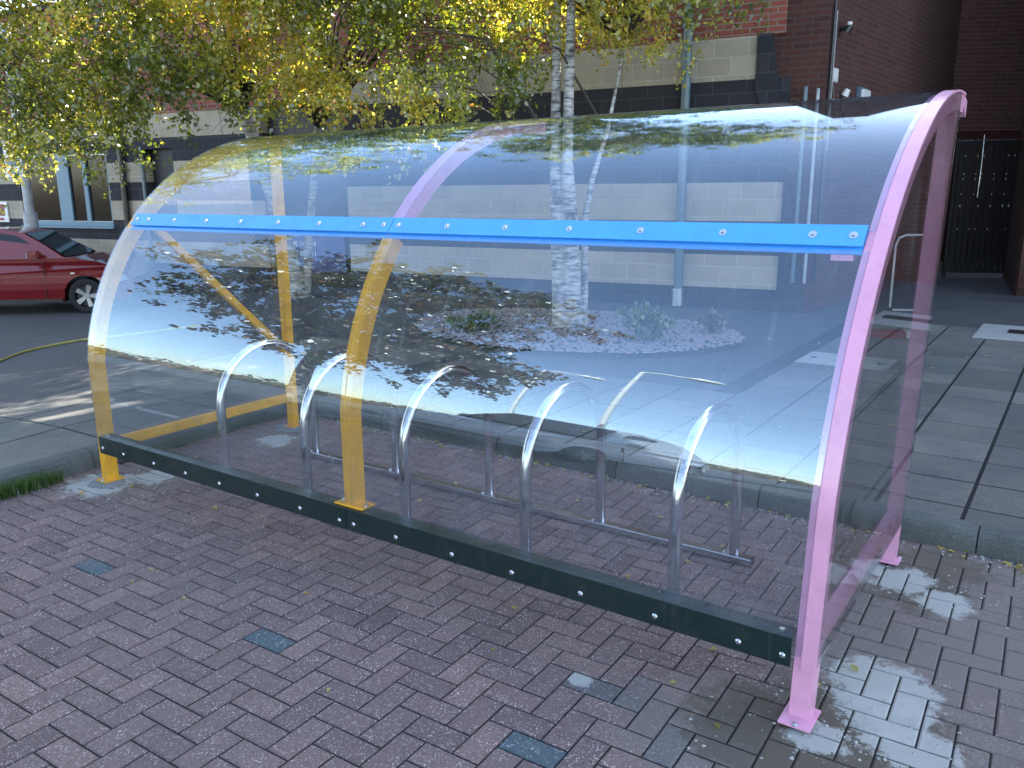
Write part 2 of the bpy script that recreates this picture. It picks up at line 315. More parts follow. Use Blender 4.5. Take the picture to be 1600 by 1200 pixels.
# wide base sheet
b = MB(); n1 = 60
xs = [-160+ (i/n1)*320 for i in range(n1+1)]
xs = sorted(set([round(v, 3) for v in xs]+[-9+.5*i for i in range(24)])); ys = [-160, -80, -40, -20, -12, -6, -2, 2, 6, 10, 16, 24, 40, 80, 160]
for y in ys:
    for x in xs: b.v.append((x, y, -.07+drop(x, y)))
nx = len(xs)
for j in range(len(ys)-1):
    for i in range(nx-1): b.f.append((j*nx+i, j*nx+i+1, (j+1)*nx+i+1, (j+1)*nx+i)); b.m.append(0)
tag(b.build('ground', ASPH, tone=[[.5, 0, 0, 1]]*len(b.v)), kind='structure')
# raised asphalt area behind the kerbs, in shelter frame: y>1.9 or x<-.4
b = MB(); idx = {}
gx = [-60, -40, -25] + [-16+.5*i for i in range(33)] + [.5+1*i for i in range(12)] + [14, 20, 40]
gx = sorted(set(gx+[-.42])); gy = sorted(set([-60, -30, -12, -6, -3, 0, 1.0, 1.90] + [3+1.*i for i in range(20)] + [30, 60]))
def vid(x, y):
    if (x, y) not in idx:
        p = S2W(x, y); idx[(x, y)] = len(b.v); b.v.append((p.x, p.y, gz(p.x, p.y)-.012))
    return idx[(x, y)]
for i in range(len(gx)-1):
    for j in range(len(gy)-1):
        cx, cy = (gx[i]+gx[i+1])/2, (gy[j]+gy[j+1])/2
        if cy > 1.9 or cx < -.42: b.f.append((vid(gx[i], gy[j]), vid(gx[i+1], gy[j]), vid(gx[i+1], gy[j+1]), vid(gx[i], gy[j+1]))); b.m.append(0)
tag(b.build('path', ASPH, tone=[[.5, 0, 0, 1]]*len(b.v)), kind='structure')
# block paving
TH = -.5787; OX, OY = -.7532, 2.8356; cT, sT = math.cos(TH), math.sin(TH)
def blk(b, tones, u0, u1, v0, v1, z, frame, tone, ch=.006, gap=.0030, dz=.0045, org=None):
    u0 += gap; u1 -= gap; v0 += gap; v1 -= gap
    t = [(u0+ch, v0+ch), (u1-ch, v0+ch), (u1-ch, v1-ch), (u0+ch, v1-ch)]; e = [(u0, v0), (u1, v0), (u1, v1), (u0, v1)]
    tl = [rnd.uniform(-.0012, .0012) for _ in range(4)]
    vs = [frame(p[0], p[1], z+tl[i]) for i, p in enumerate(t)]+[frame(p[0], p[1], z-dz+tl[i]) for i, p in enumerate(e)]+[frame(p[0], p[1], z-.03) for p in e]
    b.add(vs, [(0, 1, 2, 3)]+[(4+i, 4+(i+1) % 4, (i+1) % 4, i) for i in range(4)]+[(8+i, 8+(i+1) % 4, 4+(i+1) % 4, 4+i) for i in range(4)])
    tones += [tone]*12
b = MB(); tones = []
def fL(u, v, z): return (OX+cT*u-sT*v, OY+sT*u+cT*v, z)
ODD = [(-1.42, -.06, 1.), (-.19, -.045, 1.), (.985, -.055, 1.), (.985, .365, .6), (1.16, .42, .45), (1.38, .22, .5)]   # bluish replacement blocks
def blkpoly(b, tones, poly, z, frame, tone):
    cx = sum(p[0] for p in poly)/len(poly); cy = sum(p[1] for p in poly)/len(poly); n = len(poly)
    def ins(d): return [(cx+(p[0]-cx)*(1-d/max(.03, abs(p[0]-cx)+.01)), cy+(p[1]-cy)*(1-d/max(.03, abs(p[1]-cy)+.01))) for p in poly]
    t = ins(.006); e = ins(.0018)
    b.add([frame(p[0], p[1], z) for p in t]+[frame(p[0], p[1], z-.006) for p in e]+[frame(p[0], p[1], z-.03) for p in e],
        [tuple(range(n))]+[(n+i, n+(i+1) % n, (i+1) % n, i) for i in range(n)]+[(2*n+i, 2*n+(i+1) % n, n+(i+1) % n, n+i) for i in range(n)])
    tones += [tone]*(3*n)
def sdist(u, v): X = fL(u, v, 0); return 4.795-W2S(X[0], X[1])[0]
for i in range(-75, 90):
    for j in range(-75, 45):
        s = (i+j) % 4
        if s == 0: u0, u1, v0, v1 = i, i+2, j, j+1
        elif s == 2: u0, u1, v0, v1 = i, i+1, j, j+2
        else: continue
        u0, u1, v0, v1 = u0*.1, u1*.1, v0*.1, v1*.1
        uc, vc = (u0+u1)/2, (v0+v1)/2; X = fL(uc, vc, 0); s_, t_ = W2S(X[0], X[1])
        if not (-.34 < s_ < 4.92 and -4.8 < t_ < 1.83): continue
        r = rnd.random(); tn = min(1, max(0, rnd.gauss(.5, .24)))
        tl = .2*rnd.random() if s_ > 3.9 else .08*rnd.random()
        for (ou, ov, ot) in ODD:
            if u0 <= ou < u1 and v0 <= ov < v1: tl = ot
        cr = [(u0, v0), (u1, v0), (u1, v1), (u0, v1)]; ds = [sdist(*p) for p in cr]
        if min(ds) < 0:
            if max(ds) < .012: continue
            out = []
            for q_ in range(4):
                p, d_, p2, d2 = cr[q_], ds[q_], cr[(q_+1) % 4], ds[(q_+1) % 4]
                if d_ >= 0: out.append(p)
                if (d_ >= 0) != (d2 >= 0): f_ = d_/(d_-d2); out.append((p[0]+(p2[0]-p[0])*f_, p[1]+(p2[1]-p[1])*f_))
            blkpoly(b, tones, out, 0, fL, (tn, tl, 0, 1)); continue
        blk(b, tones, u0, u1, v0, v1, 0, fL, (tn, tl, 0, 1))
def fS(x, y, z): p = S2W(x, y, z); return (p.x, p.y, p.z)
y = -4.7; k = 0
while y < 1.72:
    x = 4.80
    if k % 2: blk(b, tones, x, x+.1, y, y+.1, 0, fS, (rnd.random(), .12*rnd.random(), 0, 1)); x += .1
    while x < 9:
        blk(b, tones, x, x+.2, y, y+.1, 0, fS, (rnd.random(), .12*rnd.random(), 0, 1)); x += .2
    k += 1; y += .1
tag(b.build('paving', BLOCKS, fix=False, tone=tones), kind='structure')
b = MB(); q = [fS(-.35, -5, -.0065), fS(9.2, -5, -.0065), fS(9.2, 1.85, -.0065), fS(-.35, 1.85, -.0065)]; b.add(q, [(0, 1, 2, 3)])
b.mi = 0
o = tag(b.build('paving_bed', BED, fix=False), kind='structure')
# slabs (450 mm grid) on the pavement
b = MB(); tones = []
def slab(x0, x1, y0, y1):
    c = S2W((x0+x1)/2, (y0+y1)/2); 
    def fr(x, y, z): p = S2W(x, y); return (p.x, p.y, z+drop(p.x, p.y))
    blk(b, tones, x0, x1, y0, y1, UPZ+rnd.uniform(-.0015, .0015), fr, (rnd.random(), 0, 0, 1), ch=.005, gap=.010, dz=.003)
X0 = 4.365
for k in range(-14, 11):
    x = X0+.455*k
    slab(max(x, -.17), x+.455, 1.85, 2.085) if x+.455 > -.1 else None
    yy = 2.085; r_ = 0
    while yy < (3.80 if x < 2.4 else 8.4):
        if x > -.3: slab(x, x+.455, yy, yy+.43)
        yy += .43
yy = -6.
while yy < 3.6:
    for x in (-1.045, -1.68, -2.31):
        slab(x, x+.63, yy, yy+.9) if not (x > -.6) else None
    yy += .9
tag(b.build('pavement', SLAB, fix=False, tone=tones), kind='structure')
b = MB()
def bedgrid(xs_, ys_):
    o_ = len(b.v)
    for y_ in ys_:
        for x_ in xs_: p = S2W(x_, y_); b.v.append((p.x, p.y, drop(p.x, p.y)+.1095))
    for j_ in range(len(ys_)-1):
        for i_ in range(len(xs_)-1): a_ = o_+j_*len(xs_)+i_; b.f.append((a_, a_+1, a_+1+len(xs_), a_+len(xs_))); b.m.append(0)
bedgrid([-.16, 2.35], [1.88, 3.8]); bedgrid([2.351, 8.9], [1.88, 8.5])
tag(b.build('pavement_bed', BED, fix=False), kind='structure')
# kerbs: stones 0.915 long with a rounded, battered front
def kerb(b, tones, fr, a0, a1, up=.115):
    pr = [(0, -.05), (0.004, .055), (.012, .085), (.026, .105), (.045, up), (.125, up), (.125, -.05)]
    n = len(pr); g = .003; vs = [fr(a, p[0], p[1]) for a in (a0+g, a1-g) for p in pr]
    b.add(vs, [tuple(range(n))[::-1], tuple(range(n, 2*n))]+[(i, i+1, n+i+1, n+i) for i in range(n-1)])
    t = (rnd.random(), 0, 0, 1); tones += [t]*(2*n)
b = MB(); tones = []
x = -.17
cuts = [-.17, .60, 1.64, 2.53, 3.40, 3.83, 4.45, 5.36, 6.27, 7.18, 8.09, 9.0]
for a, c in zip(cuts[:-1], cuts[1:]): kerb(b, tones, lambda a_, d, z: fS(a_, 1.765+d, z), a, c)
y = -6.3
while y < 1.6:
    kerb(b, tones, lambda a_, d, z: (lambda p: (p.x, p.y, z+drop(p.x, p.y)*.6))(S2W(-.285-d, a_)), y, min(y+.915, 1.65)); y += .915
# corner stone
n_ = 7; pr = [(0, -.05), (.004, .055), (.012, .085), (.026, .105), (.045, .115)]
vs = []; 
cc = (-.17, 1.65)
for k in range(n_+1):
    a = PI + -(PI/2)*k/n_
    for (d, z) in pr: vs.append(fS(cc[0]+math.cos(a)*(.115+d), cc[1]+math.sin(a)*(.115+d), z))
vs2 = len(vs); vs.append(fS(cc[0], cc[1], .115)); vs.append(fS(cc[0]-.25, cc[1], .115)); vs.append(fS(cc[0]-.25, cc[1]+.25, .115)); vs.append(fS(cc[0], cc[1]+.25, .115))
m_ = len(pr); fs = []
for k in range(n_):
    for i in range(m_-1): fs.append((k*m_+i, k*m_+i+1, (k+1)*m_+i+1, (k+1)*m_+i))
fs.append(tuple([k*m_+m_-1 for k in range(n_+1)]+[vs2+3, vs2+2, vs2+1]))
b.add(vs, fs); tones += [(.5, 0, 0, 1)]*len(vs)
tag(b.build('kerb', KERB, tone=tones), kind='structure')
# debris, moss and loose cement crumbs along the kerb
b = MB()
def crumb(b, p, r):
    vs = []; k = 5
    for i in range(k): a = 2*PI*i/k+rnd.random(); vs.append((p[0]+math.cos(a)*r*rnd.uniform(.6, 1.2), p[1]+math.sin(a)*r*rnd.uniform(.6, 1.2), p[2]))
    vs.append((p[0]+rnd.uniform(-.3, .3)*r, p[1]+rnd.uniform(-.3, .3)*r, p[2]+r*rnd.uniform(.4, .9)))
    b.add(vs, [(i, (i+1) % k, k) for i in range(k)])
for _ in range(650):
    s_ = rnd.uniform(.1, 6.5); p = fS(s_, 1.755-abs(rnd.gauss(0, .045)), 0); crumb(b, p, rnd.uniform(.003, .010))
for _ in range(260):
    c_ = rnd.choice([(4.2, -.05), (4.3, .1), (.25, .12), (4.35, 1.3)]); p = fS(rnd.gauss(c_[0], .16), rnd.gauss(c_[1], .12), 0); crumb(b, p, rnd.uniform(.003, .009))
tag(b.build('gravel_crumbs', PADM, tone=[(.3, 0, 0, 1)]*len(b.v)), kind='stuff')
# mortar collars at the feet
def collar(x, y, r, seed):
    q = random.Random(seed); b = MB(); n = 26; rings = [(1, 0), (.92, .006), (.6, .011), (.0, .013)]; vs = []
    off = [q.uniform(.75, 1.2) for _ in range(n)]; off = [(off[i]+off[i-1]+off[(i+1) % n])/3 for i in range(n)]
    for rr, z in rings[:-1]:
        for k in range(n): a = 2*PI*k/n; vs.append((math.cos(a)*r*rr*off[k], math.sin(a)*r*rr*off[k]*.8, z+.001+q.uniform(0, .0015)))
    vs.append((0, 0, .013)); fs = [(i*n+k, i*n+(k+1) % n, (i+1)*n+(k+1) % n, (i+1)*n+k) for i in range(2) for k in range(n)]+[(2*n+k, 2*n+(k+1) % n, 3*n) for k in range(n)]
    b.add(vs, fs); o = b.build('mortar_patch', CEMENT, smooth=True, tone=[(.5, 0, 0, 1)]*len(b.v)); p = S2W(x, y); o.location = (p.x, p.y, 0); o.rotation_euler = (0, 0, STH); tag(o, kind='structure'); return o
collar(.03, .0, .13, 8); collar(.02, 1.42, .14, 9)
# grass tufts and weeds at the left kerb
b = MB(); tones = []
def blade(b, tones, p, h, w_, lean, ang, t):
    d = Vector((math.cos(ang), math.sin(ang), 0)); s_ = Vector((-d.y, d.x, 0))*w_; p = Vector(p)
    q1 = p+Vector((0, 0, h*.6))+d*lean*.35*h; q2 = p+Vector((0, 0, h))+d*lean*h
    b.add([p-s_, p+s_, q1+s_*.7, q1-s_*.7, q2], [(0, 1, 2, 3), (3, 2, 4)]); tones += [(t, 0, 0, 1)]*5
for _ in range(5200):
    s_ = -.27+abs(rnd.gauss(0, .035)); t_ = rnd.choice([rnd.uniform(-.62, -.18), rnd.gauss(-.36, .12), rnd.uniform(-1.8, -.3)])
    if t_ > -.12: continue
    p = fS(s_, t_, 0); blade(b, tones, p, rnd.uniform(.02, .10), rnd.uniform(.001, .0028), rnd.uniform(.2, 1.1), rnd.uniform(0, 2*PI), rnd.random())
tag(b.build('grass', GRASSM, fix=False, tone=tones), kind='stuff')

P_ = []
for _ in range(260):
    if rnd.random() < .45: q = fS(rnd.uniform(-.2, 6), 1.75-abs(rnd.gauss(0, .05)), .008)
    elif rnd.random() < .6: q = fS(rnd.uniform(-3, 5), rnd.uniform(1.9, 7.5), .122)
    else: q = fS(rnd.uniform(-.2, 4.5), rnd.uniform(-2.2, 1.7), .006)
    P_.append((q[0], q[1], q[2]+(drop(q[0], q[1]) if q[2] > .1 else 0)))
FALLEN = P_
# ------------------------------------------------------------------ bicycle shelter
CY, CZ, RR = 1.523, .534, 1.546
def prof(off=0., z0=.0, y_end=1.6, n=30):
    """points (y,z) of the arch line; off>0 moves inwards"""
    a0 = math.atan2(.75-CZ, -math.sqrt(RR*RR-(.75-CZ)**2)); a1 = math.acos((y_end-CY)/RR)
    pts = []
    y_s = CY+RR*math.cos(a0)
    if z0 < .75:
        for i in range(6): z = z0+(.75-z0)*i/6; pts.append((y_s+off, z))
    for i in range(n+1):
        a = a0+(a1-a0)*i/n; pts.append((CY+(RR-off)*math.cos(a), CZ+(RR-off)*math.sin(a)))
    return pts
def lean(x, z): return x+(.024*z*max(0., min(1., (x-2.1)/2.04)))
def sweep(x0, x1, o0, o1, z0, y_end, mat, name, parent, clip=None, bev=0):
    A = prof(o0, z0, y_end); B = prof(o1, z0, y_end)
    if clip: k = [i for i in range(len(A)) if clip[0] <= A[i][1] <= clip[1] and A[i][0] <= clip[2]]; A = [A[i] for i in k]; B = [B[i] for i in k]
    n = len(A); b = MB(); vs = []
    for i in range(n): vs += [(lean(x0, A[i][1]), A[i][0], A[i][1]), (lean(x1, A[i][1]), A[i][0], A[i][1]), (lean(x1, B[i][1]), B[i][0], B[i][1]), (lean(x0, B[i][1]), B[i][0], B[i][1])]
    fs = [(0, 1, 2, 3), (4*n-1, 4*n-2, 4*n-3, 4*n-4)]
    for i in range(n-1):
        for k in range(4): fs.append((4*i+k, 4*i+(k+1) % 4, 4*i+4+(k+1) % 4, 4*i+4+k))
    b.add(vs, fs); return b.build(name, mat, parent, smooth=True)
root = empty('bike_shelter', 'clear curved bike shelter with yellow and pink arches, blue rail and green kick beam', 'bike shelter', (SX, SY, 0), STH)
MX = 2.10
def plate(parent, x, y, z, sx_, sy_, mat, bolts, nm='base_plate'):
    b = MB(); b.box(x-sx_, x+sx_, y-sy_, y+sy_, z, z+.008, .002); p = b.build(nm, mat, parent)
    for (bx, by) in bolts:
        b = MB(); b.tube([(bx, by, z+.007), (bx, by, z+.017)], .009, 6); b.tube([(bx, by, z+.007), (bx, by, z+.0095)], .014, 12); b.build('bolt', BOLT, p)
    return p
# arches: square tube 60x60 swept along the curve, with a cover strip over the sheet joint
def arch(xc, mat, name, label, z0, w_=.031, **kw):
    o = sweep(xc-w_, xc+w_, .006, .075, z0, 1.60, mat, name, root, **kw); o['label'] = label; return o
a1 = arch(.02, YEL, 'arch', 'yellow end arch', .012)
a2 = arch(MX, YEL, 'arch', 'middle arch, yellow below the blue rail', .312, clip=(0, 1.54, .6))
a2b = arch(MX, PINK, 'arch', 'middle arch, pink above the blue rail', .312, clip=(1.54, 9, 9))
a3 = arch(4.125, PINK, 'arch', 'pink end arch', .012, w_=.033)
sweep(4.1165, 4.1625, -.0035, .0055, .19, 1.60, PINK, 'edge_flange', a3)
plate(a1, .02, .03, .012, .052, .062, YEL, [(.02, -.018)]); plate(a3, 4.125, .01, .012, .052, .068, PINK, [(4.125, -.045)])
plate(a2, MX, .03, .305, .088, .045, YEL, [(MX-.07, .03), (MX+.07, .03)])
# kick beam: angle section with a top lip
for (xa, xb) in ((.052, MX-.002), (MX+.002, 4.092)):
    b = MB(); b.prism([(-.028, .202), (-.024, .202), (-.024, .299), (.052, .299), (.052, .303), (-.028, .303)], 'x', xa, xb)
    o = b.build('kick_beam', GREEN, root)
for x in (.085, .30, .60, .89, 1.18, 1.48, 1.79, 2.055, 2.145, 2.40, 2.71, 3.01, 3.32, 3.62, 3.92, 4.065):
    b = MB(); b.tube([(x, -.0275, .236), (x, -.0285, .236), (x, -.034, .236)], [.011, .011, .006], 12); b.build('rivet', BOLT, root, smooth=True)
for x in (.09, 4.05):
    b = MB(); b.tube([(x, .01, .302), (x, .01, .309)], .010, 8); b.build('bolt', BOLT, root)
# blue rail clamped outside the sheet
yr = CY-math.sqrt((RR+.006)**2-(1.545-CZ)**2)
ang = math.atan2(1.545-CZ, CY-yr)
tdir = Vector((0, math.sin(ang), math.cos(ang))); nd = Vector((0, -math.cos(ang), math.sin(ang)))
def railbox(x0, x1, h0, h1, d0, d1, nm, mat):
    b = MB(); P0 = Vector((0, yr, 1.545)); vs = []
    for x in (x0, x1):
        for (h, d) in ((h0, d0), (h1, d0), (h1, d1), (h0, d1)): q = P0+tdir*h+nd*d; vs.append((lean(x, q.z), q.y, q.z))
    b.add(vs, [(0, 1, 2, 3), (4, 5, 6, 7), (0, 1, 5, 4), (1, 2, 6, 5), (2, 3, 7, 6), (3, 0, 4, 7)]); return b.build(nm, mat, root)
for (xa, xb) in ((.045, MX-.002), (MX+.002, 4.09)):
    railbox(xa, xb, -.042, .042, .000, .005, 'blue_rail', BLUE)
    railbox(xa+.0, xb-.0, -.062, .040, -.016, -.012, 'backing_rail', BLUE)
for x in (.085, .20, .45, .745, 1.035, 1.33, 1.63, 1.925, 2.055, 2.145, 2.42, 2.72, 3.02, 3.32, 3.63, 3.93, 4.055):
    P0 = Vector((lean(x, 1.545), yr, 1.545)); b = MB(); b.tube([P0+nd*.005, P0+nd*.007], .014, 12); b.tube([P0+nd*.006, P0+nd*.013], [.009, .006], 8); b.build('bolt', BOLT, root)
for x in (MX, ):
    b = MB(); q = Vector((x, yr, 1.545))-tdir*.05-nd*.014
    b.box(x-.085, x+.085, q.y-.004, q.y+.06, q.z-.006, q.z-.001); b.build('rail_bracket', PINK, root)
b = MB(); q = Vector((4.08, yr, 1.545))-tdir*.05-nd*.014; b.box(4.03, 4.10, q.y-.004, q.y+.05, q.z-.03, q.z-.001); b.build('rail_bracket', PINK, root)
# roof sheets
for (xa, xb) in ((-.012, MX-.003), (MX+.003, 4.1125)):
    sweep(xa, xb, .0, .004, .235, 1.575, CLEAR, 'roof_sheet', root, clip=(0, 1.545, .6))
    sweep(xa, xb, .0, .004, .235, 1.575, CLEAR, 'roof_sheet', root, clip=(1.545, 9, 9))
# rear posts, rails, braces
def post(x, mat, lab):
    b = MB(); vs = []
    zt = CZ+math.sqrt((RR-.075)**2-(1.4474-CY)**2)
    for z in (.012, zt):
        for (dx, dy) in ((-.03, -.03), (.03, -.03), (.03, .03), (-.03, .03)): vs.append((lean(x, z)+dx, 1.4474+dy, z))
    b.add(vs, [(0, 1, 2, 3), (7, 6, 5, 4), (0, 4, 5, 1), (1, 5, 6, 2), (2, 6, 7, 3), (3, 7, 4, 0)])
    bm_ = bmesh.new(); me = bpy.data.meshes.new('t'); me.from_pydata(b.v, [], b.f); bm_.from_mesh(me); bmesh.ops.bevel(bm_, geom=bm_.edges[:], offset=.004, segments=2, affect='EDGES'); b = MB(); b.bm(bm_)
    o = b.build('rear_post', mat, root); o['label'] = lab
    plate(o, x, 1.4474, .012, .05, .05, mat, [(x-.04, 1.41), (x+.04, 1.485)]); return o
post(.02, YEL, 'yellow rear post'); post(4.125, PINK, 'pink rear post')
for x, mt, lab in ((.02, YEL, 'yellow lower end rail'), (4.125, PINK, 'pink lower end rail')):
    b = MB(); b.box(x-.02, x+.02, .062, 1.418, .205, .265, .003); o = b.build('end_rail', mt, root); o['label'] = lab
def bar(p0, p1, w_, h_, mat, nm, lab=None):
    p0 = Vector(p0); p1 = Vector(p1); d = (p1-p0).normalized(); a = Vector((1, 0, 0)); c = d.cross(a).normalized(); b = MB()
    b.add([p+a*sx_*w_+c*sy_*h_ for p in (p0, p1) for (sx_, sy_) in ((-1, -1), (1, -1), (1, 1), (-1, 1))], [(0, 1, 2, 3), (7, 6, 5, 4), (0, 4, 5, 1), (1, 5, 6, 2), (2, 6, 7, 3), (3, 7, 4, 0)])
    o = b.build(nm, mat, root)
    if lab: o['label'] = lab
    return o
bar((.02, .40, 1.585), (.02, 1.425, .575), .018, .022, YEL, 'diagonal_brace', 'yellow diagonal end brace')
# turned-down rear ends of the arches
for x, mt in ((4.125, PINK),):
    zz = CZ+math.sqrt(RR**2-(1.6-CY)**2); xx = lean(x, zz)
    b = MB(); b.prism([(1.602, zz-.004), (1.602, zz-.045), (1.675, zz-.085), (1.685, zz-.085), (1.685, zz-.02)], 'x', xx-.033, xx+.033); b.build('arch_end_cap', mt, root)
# end sheets
for x, nm in ((-.014, 'end_sheet'), (4.160, 'end_sheet')):
    pts = [(y, z) for (y, z) in prof(.004, .21, 1.47)]; pts += [(1.475, .21)]
    b = MB(); b.add([(lean(x, z) if x > 1 else x, y, z) for (y, z) in pts]+[((lean(x, z) if x > 1 else x)+.004, y, z) for (y, z) in pts],
        [tuple(range(len(pts))), tuple(range(2*len(pts)-1, len(pts)-1, -1))]+[(i, len(pts)+i, len(pts)+(i+1) % len(pts), (i+1) % len(pts)) for i in range(len(pts))])
    b.build(nm, CLEAR_END, root)
# ------------------------------------------------------------------ toast-rack
rk = empty('bike_rack', 'polished steel bike rack of five hoops standing inside the clear shelter', 'bike rack', S2W(.698, .0), STH)
for i in range(5):
    x = .706*i; z1 = .465; r_ = .345; pts = [(x, .36, .035), (x, .36, .2), (x, .36, z1)]
    for k in range(1, 20): a = PI-PI*k/20; pts.append((x, .705+r_*math.cos(a), z1+r_*math.sin(a)))
    pts += [(x, 1.05, z1), (x, 1.05, .2), (x, 1.05, .04)]
    b = MB(); b.tube(pts, .0265, 20); h = b.build('hoop', STEEL, rk, smooth=True)
for y_ in (.36, 1.05):
    b = MB(); b.box(-.07, 2.92, y_-.026, y_+.026, .003, .038, .004); b.build('base_rail', STEEL, rk)
    for i in range(5):
        for dx in (-.042, ):
            b = MB(); b.tube([(.706*i+dx, y_, .036), (.706*i+dx, y_, .046)], .009, 6); b.build('bolt', BOLT, rk)

# ------------------------------------------------------------------ building facade
WA = R(-27.); P0 = (3.5, 11.2, 0)
fac = empty('brick_building', 'long building with cream and slate grey block bands under red brick, behind the birch', 'building', P0, WA)
def fbox(nm, mat, x0, x1, y0, y1, z0, z1, parent=None, lab=None):
    b = MB(); b.box(x0, x1, y0, y1, z0, z1); o = b.build(nm, mat, parent or fac)
    if lab: o['label'] = lab
    return o
# centre facade, u from -7.05 to .45
def band(mat, x0, x1, z0, z1, nm='wall_band', y=0.): return fbox(nm, mat, x0, x1, y, y+.3, z0, z1)
for (z0, z1, mt) in ((-.6, .39, DARKB), (.39, .845, CREAM), (.845, 1.30, DARKB), (1.30, 1.81, CREAM), (1.81, 3.12, DARKB), (3.12, 3.65, CREAM)): band(mt, -7.05, (-.34 if z0 > 2 else .10), z0, z1)
band(BRICK, -7.05, .0, 3.65, 5.3, 'brick_wall'); fbox('coping', DARKB, -18, .0, -.03, .35, 5.3, 5.4)
# battered dark pier at the right end
b = MB(); b.prism([(-.34, 3.66), (-.16, 3.66), (.52, -.2), (.10, -.2), (.10, 1.8), (-.34, 3.0)], 'y', -.045, .35); b.build('corner_pier', DARKB, fac)
# left part: bands and windows
fbox('recessed_panel', DARKP, -8.95, -7.05, .25, .45, -.6, 3.2)
for (z0, z1, mt) in ((-.6, -.1, DARKB), (-.1, .37, DARKB), (.37, .80, CREAM), (.80, 1.06, DARKB)): band(mt, -17.5, -8.95, z0, z1, y=.05)
for (x0, x1) in ((-17.5, -15.95), (-13.08, -11.95), (-11.2, -8.95)):
    for (z0, z1, mt) in ((1.06, 1.20, DARKB), (1.20, 1.58, CREAM), (1.58, 1.94, DARKB), (1.94, 2.32, CREAM), (2.32, 2.56, DARKB)): band(mt, x0, x1, z0, z1, y=.05)
fbox('door_recess', DARKP, -11.95, -11.2, .2, .45, -.6, 2.56)
for (z0, z1, mt) in ((2.56, 2.76, DARKB), (2.76, 3.2, CREAM)): band(mt, -17.5, -8.95, z0, z1, y=.05)
band(BRICK, -17.5, -7.05, 3.2, 5.3, 'brick_wall', y=.03)
# window with three lights
wn = fbox('window_frame', BLUEFR, -15.95, -13.08, .10, .16, 1.06, 1.16)
fbox('window_frame', BLUEFR, -15.95, -13.08, .10, .16, 2.50, 2.56)
for (x0, x1) in ((-15.95, -15.85), (-14.75, -14.36), (-13.92, -13.80), (-13.16, -13.08)): fbox('mullion', BLUEFR, x0, x1, .09, .165, 1.165, 2.495)
for (x0, x1) in ((-15.85, -14.75), (-14.36, -13.92), (-13.80, -13.16)): fbox('window_pane', WGLASS, x0, x1, .13, .15, 1.165, 2.495)
fbox('window_sill', BLUEFR, -16., -13.03, -.01, .09, 1.02, 1.06)
# wall lights / small vents
# dark drainpipes
def pipe(label, x, mat, r_, z0, z1, y=-.08, brk=()):
    t = empty('drainpipe', label, 'drainpipe', (0, 0, 0)); t.location = Vector(P0)+Vector((math.cos(WA)*x-math.sin(WA)*y, math.sin(WA)*x+math.cos(WA)*y, 0)); t.rotation_euler = (0, 0, WA)
    b = MB(); b.tube([(0, 0, z0), (0, 0, (z0+z1)/2), (0, 0, z1)], r_, 14); b.build('pipe', mat, t, smooth=True)
    for z in brk: b = MB(); b.tube([(0, 0, z), (0, 0, z+.05)], r_*1.25, 14); b.box(-.03, .03, 0, .07, z+.01, z+.04); b.build('bracket', mat, t, smooth=True)
    return t
pp = pipe('grey green downpipe on the block wall right of the birch trunks', -1.24, GREYP, .062, .35, 5.3, brk=(.9, 2.4, 3.8))
b = MB(); b.tube([(0, 0, .12), (0, 0, .36)], .085, 12); b.build('pipe_shoe', GALV, pp, smooth=True)
pipe('dark drainpipe between the window and the recessed door of the far left wall', -12.55, BLACK, .06, -.5, 3.2, y=-.03, brk=(1.,))
pipe('thin dark pipe standing beside the black door recess at far left', -12.0, GREYP, .035, -.5, 2.6, y=0.)
# fire-point sign at far left
sg = empty('wall_sign', 'small red and white warning sign on the cream blocks left of the window', 'sign', (Vector(P0)+Vector((math.cos(WA)*-16.72, math.sin(WA)*-16.72, 1.36))), WA)
b = MB(); b.box(-.26, .26, .015, .04, -.24, .20, .004); b.build('board', WHITE, sg); b = MB(); b.box(-.15, .15, .006, .0145, -.10, .15); b.build('red_panel', REDP, sg)
b = MB(); b.box(-.1, .1, .006, .0145, -.2, -.15); b.build('red_panel', REDP, sg)
b = MB(); b.prism([(-.04, -.02), (.04, -.02), (0, .05)], 'y', 0, .0055); b.build('emblem', WHITE, sg)
# dark blue board with white writing in the recess
sb = empty('notice_board', 'dark blue board with white telephone lettering in the recess behind the yellow post', 'sign', (Vector(P0)+Vector((math.cos(WA)*-7.95, math.sin(WA)*-7.95, .85))), WA)
b = MB(); b.box(-.72, .68, .14, .18, -.52, .30, .004); b.build('board', SIGNBLUE, sb)
def text(s, size, loc, mat, parent, nm='lettering', rot=(PI/2, 0, 0), ext=.002):
    cu = bpy.data.curves.new('t', 'FONT'); cu.body = s; cu.size = size; cu.extrude = ext; cu.resolution_u = 3
    to = bpy.data.objects.new('t', cu); C.objects.link(to); dg = bpy.context.evaluated_depsgraph_get(); me = bpy.data.meshes.new_from_object(to.evaluated_get(dg)); C.objects.unlink(to); bpy.data.objects.remove(to)
    o = bpy.data.objects.new(nm, me); me.materials.clear(); me.materials.append(mat); C.objects.link(o); o.parent = parent; o.location = loc; o.rotation_euler = rot; return o
text('Call', .22, (-.62, .136, .10), WHITE, sb); text('0800 111 100', .12, (-.62, .136, -.07), WHITE, sb); text('0800 555 111', .12, (-.62, .136, -.24), WHITE, sb)

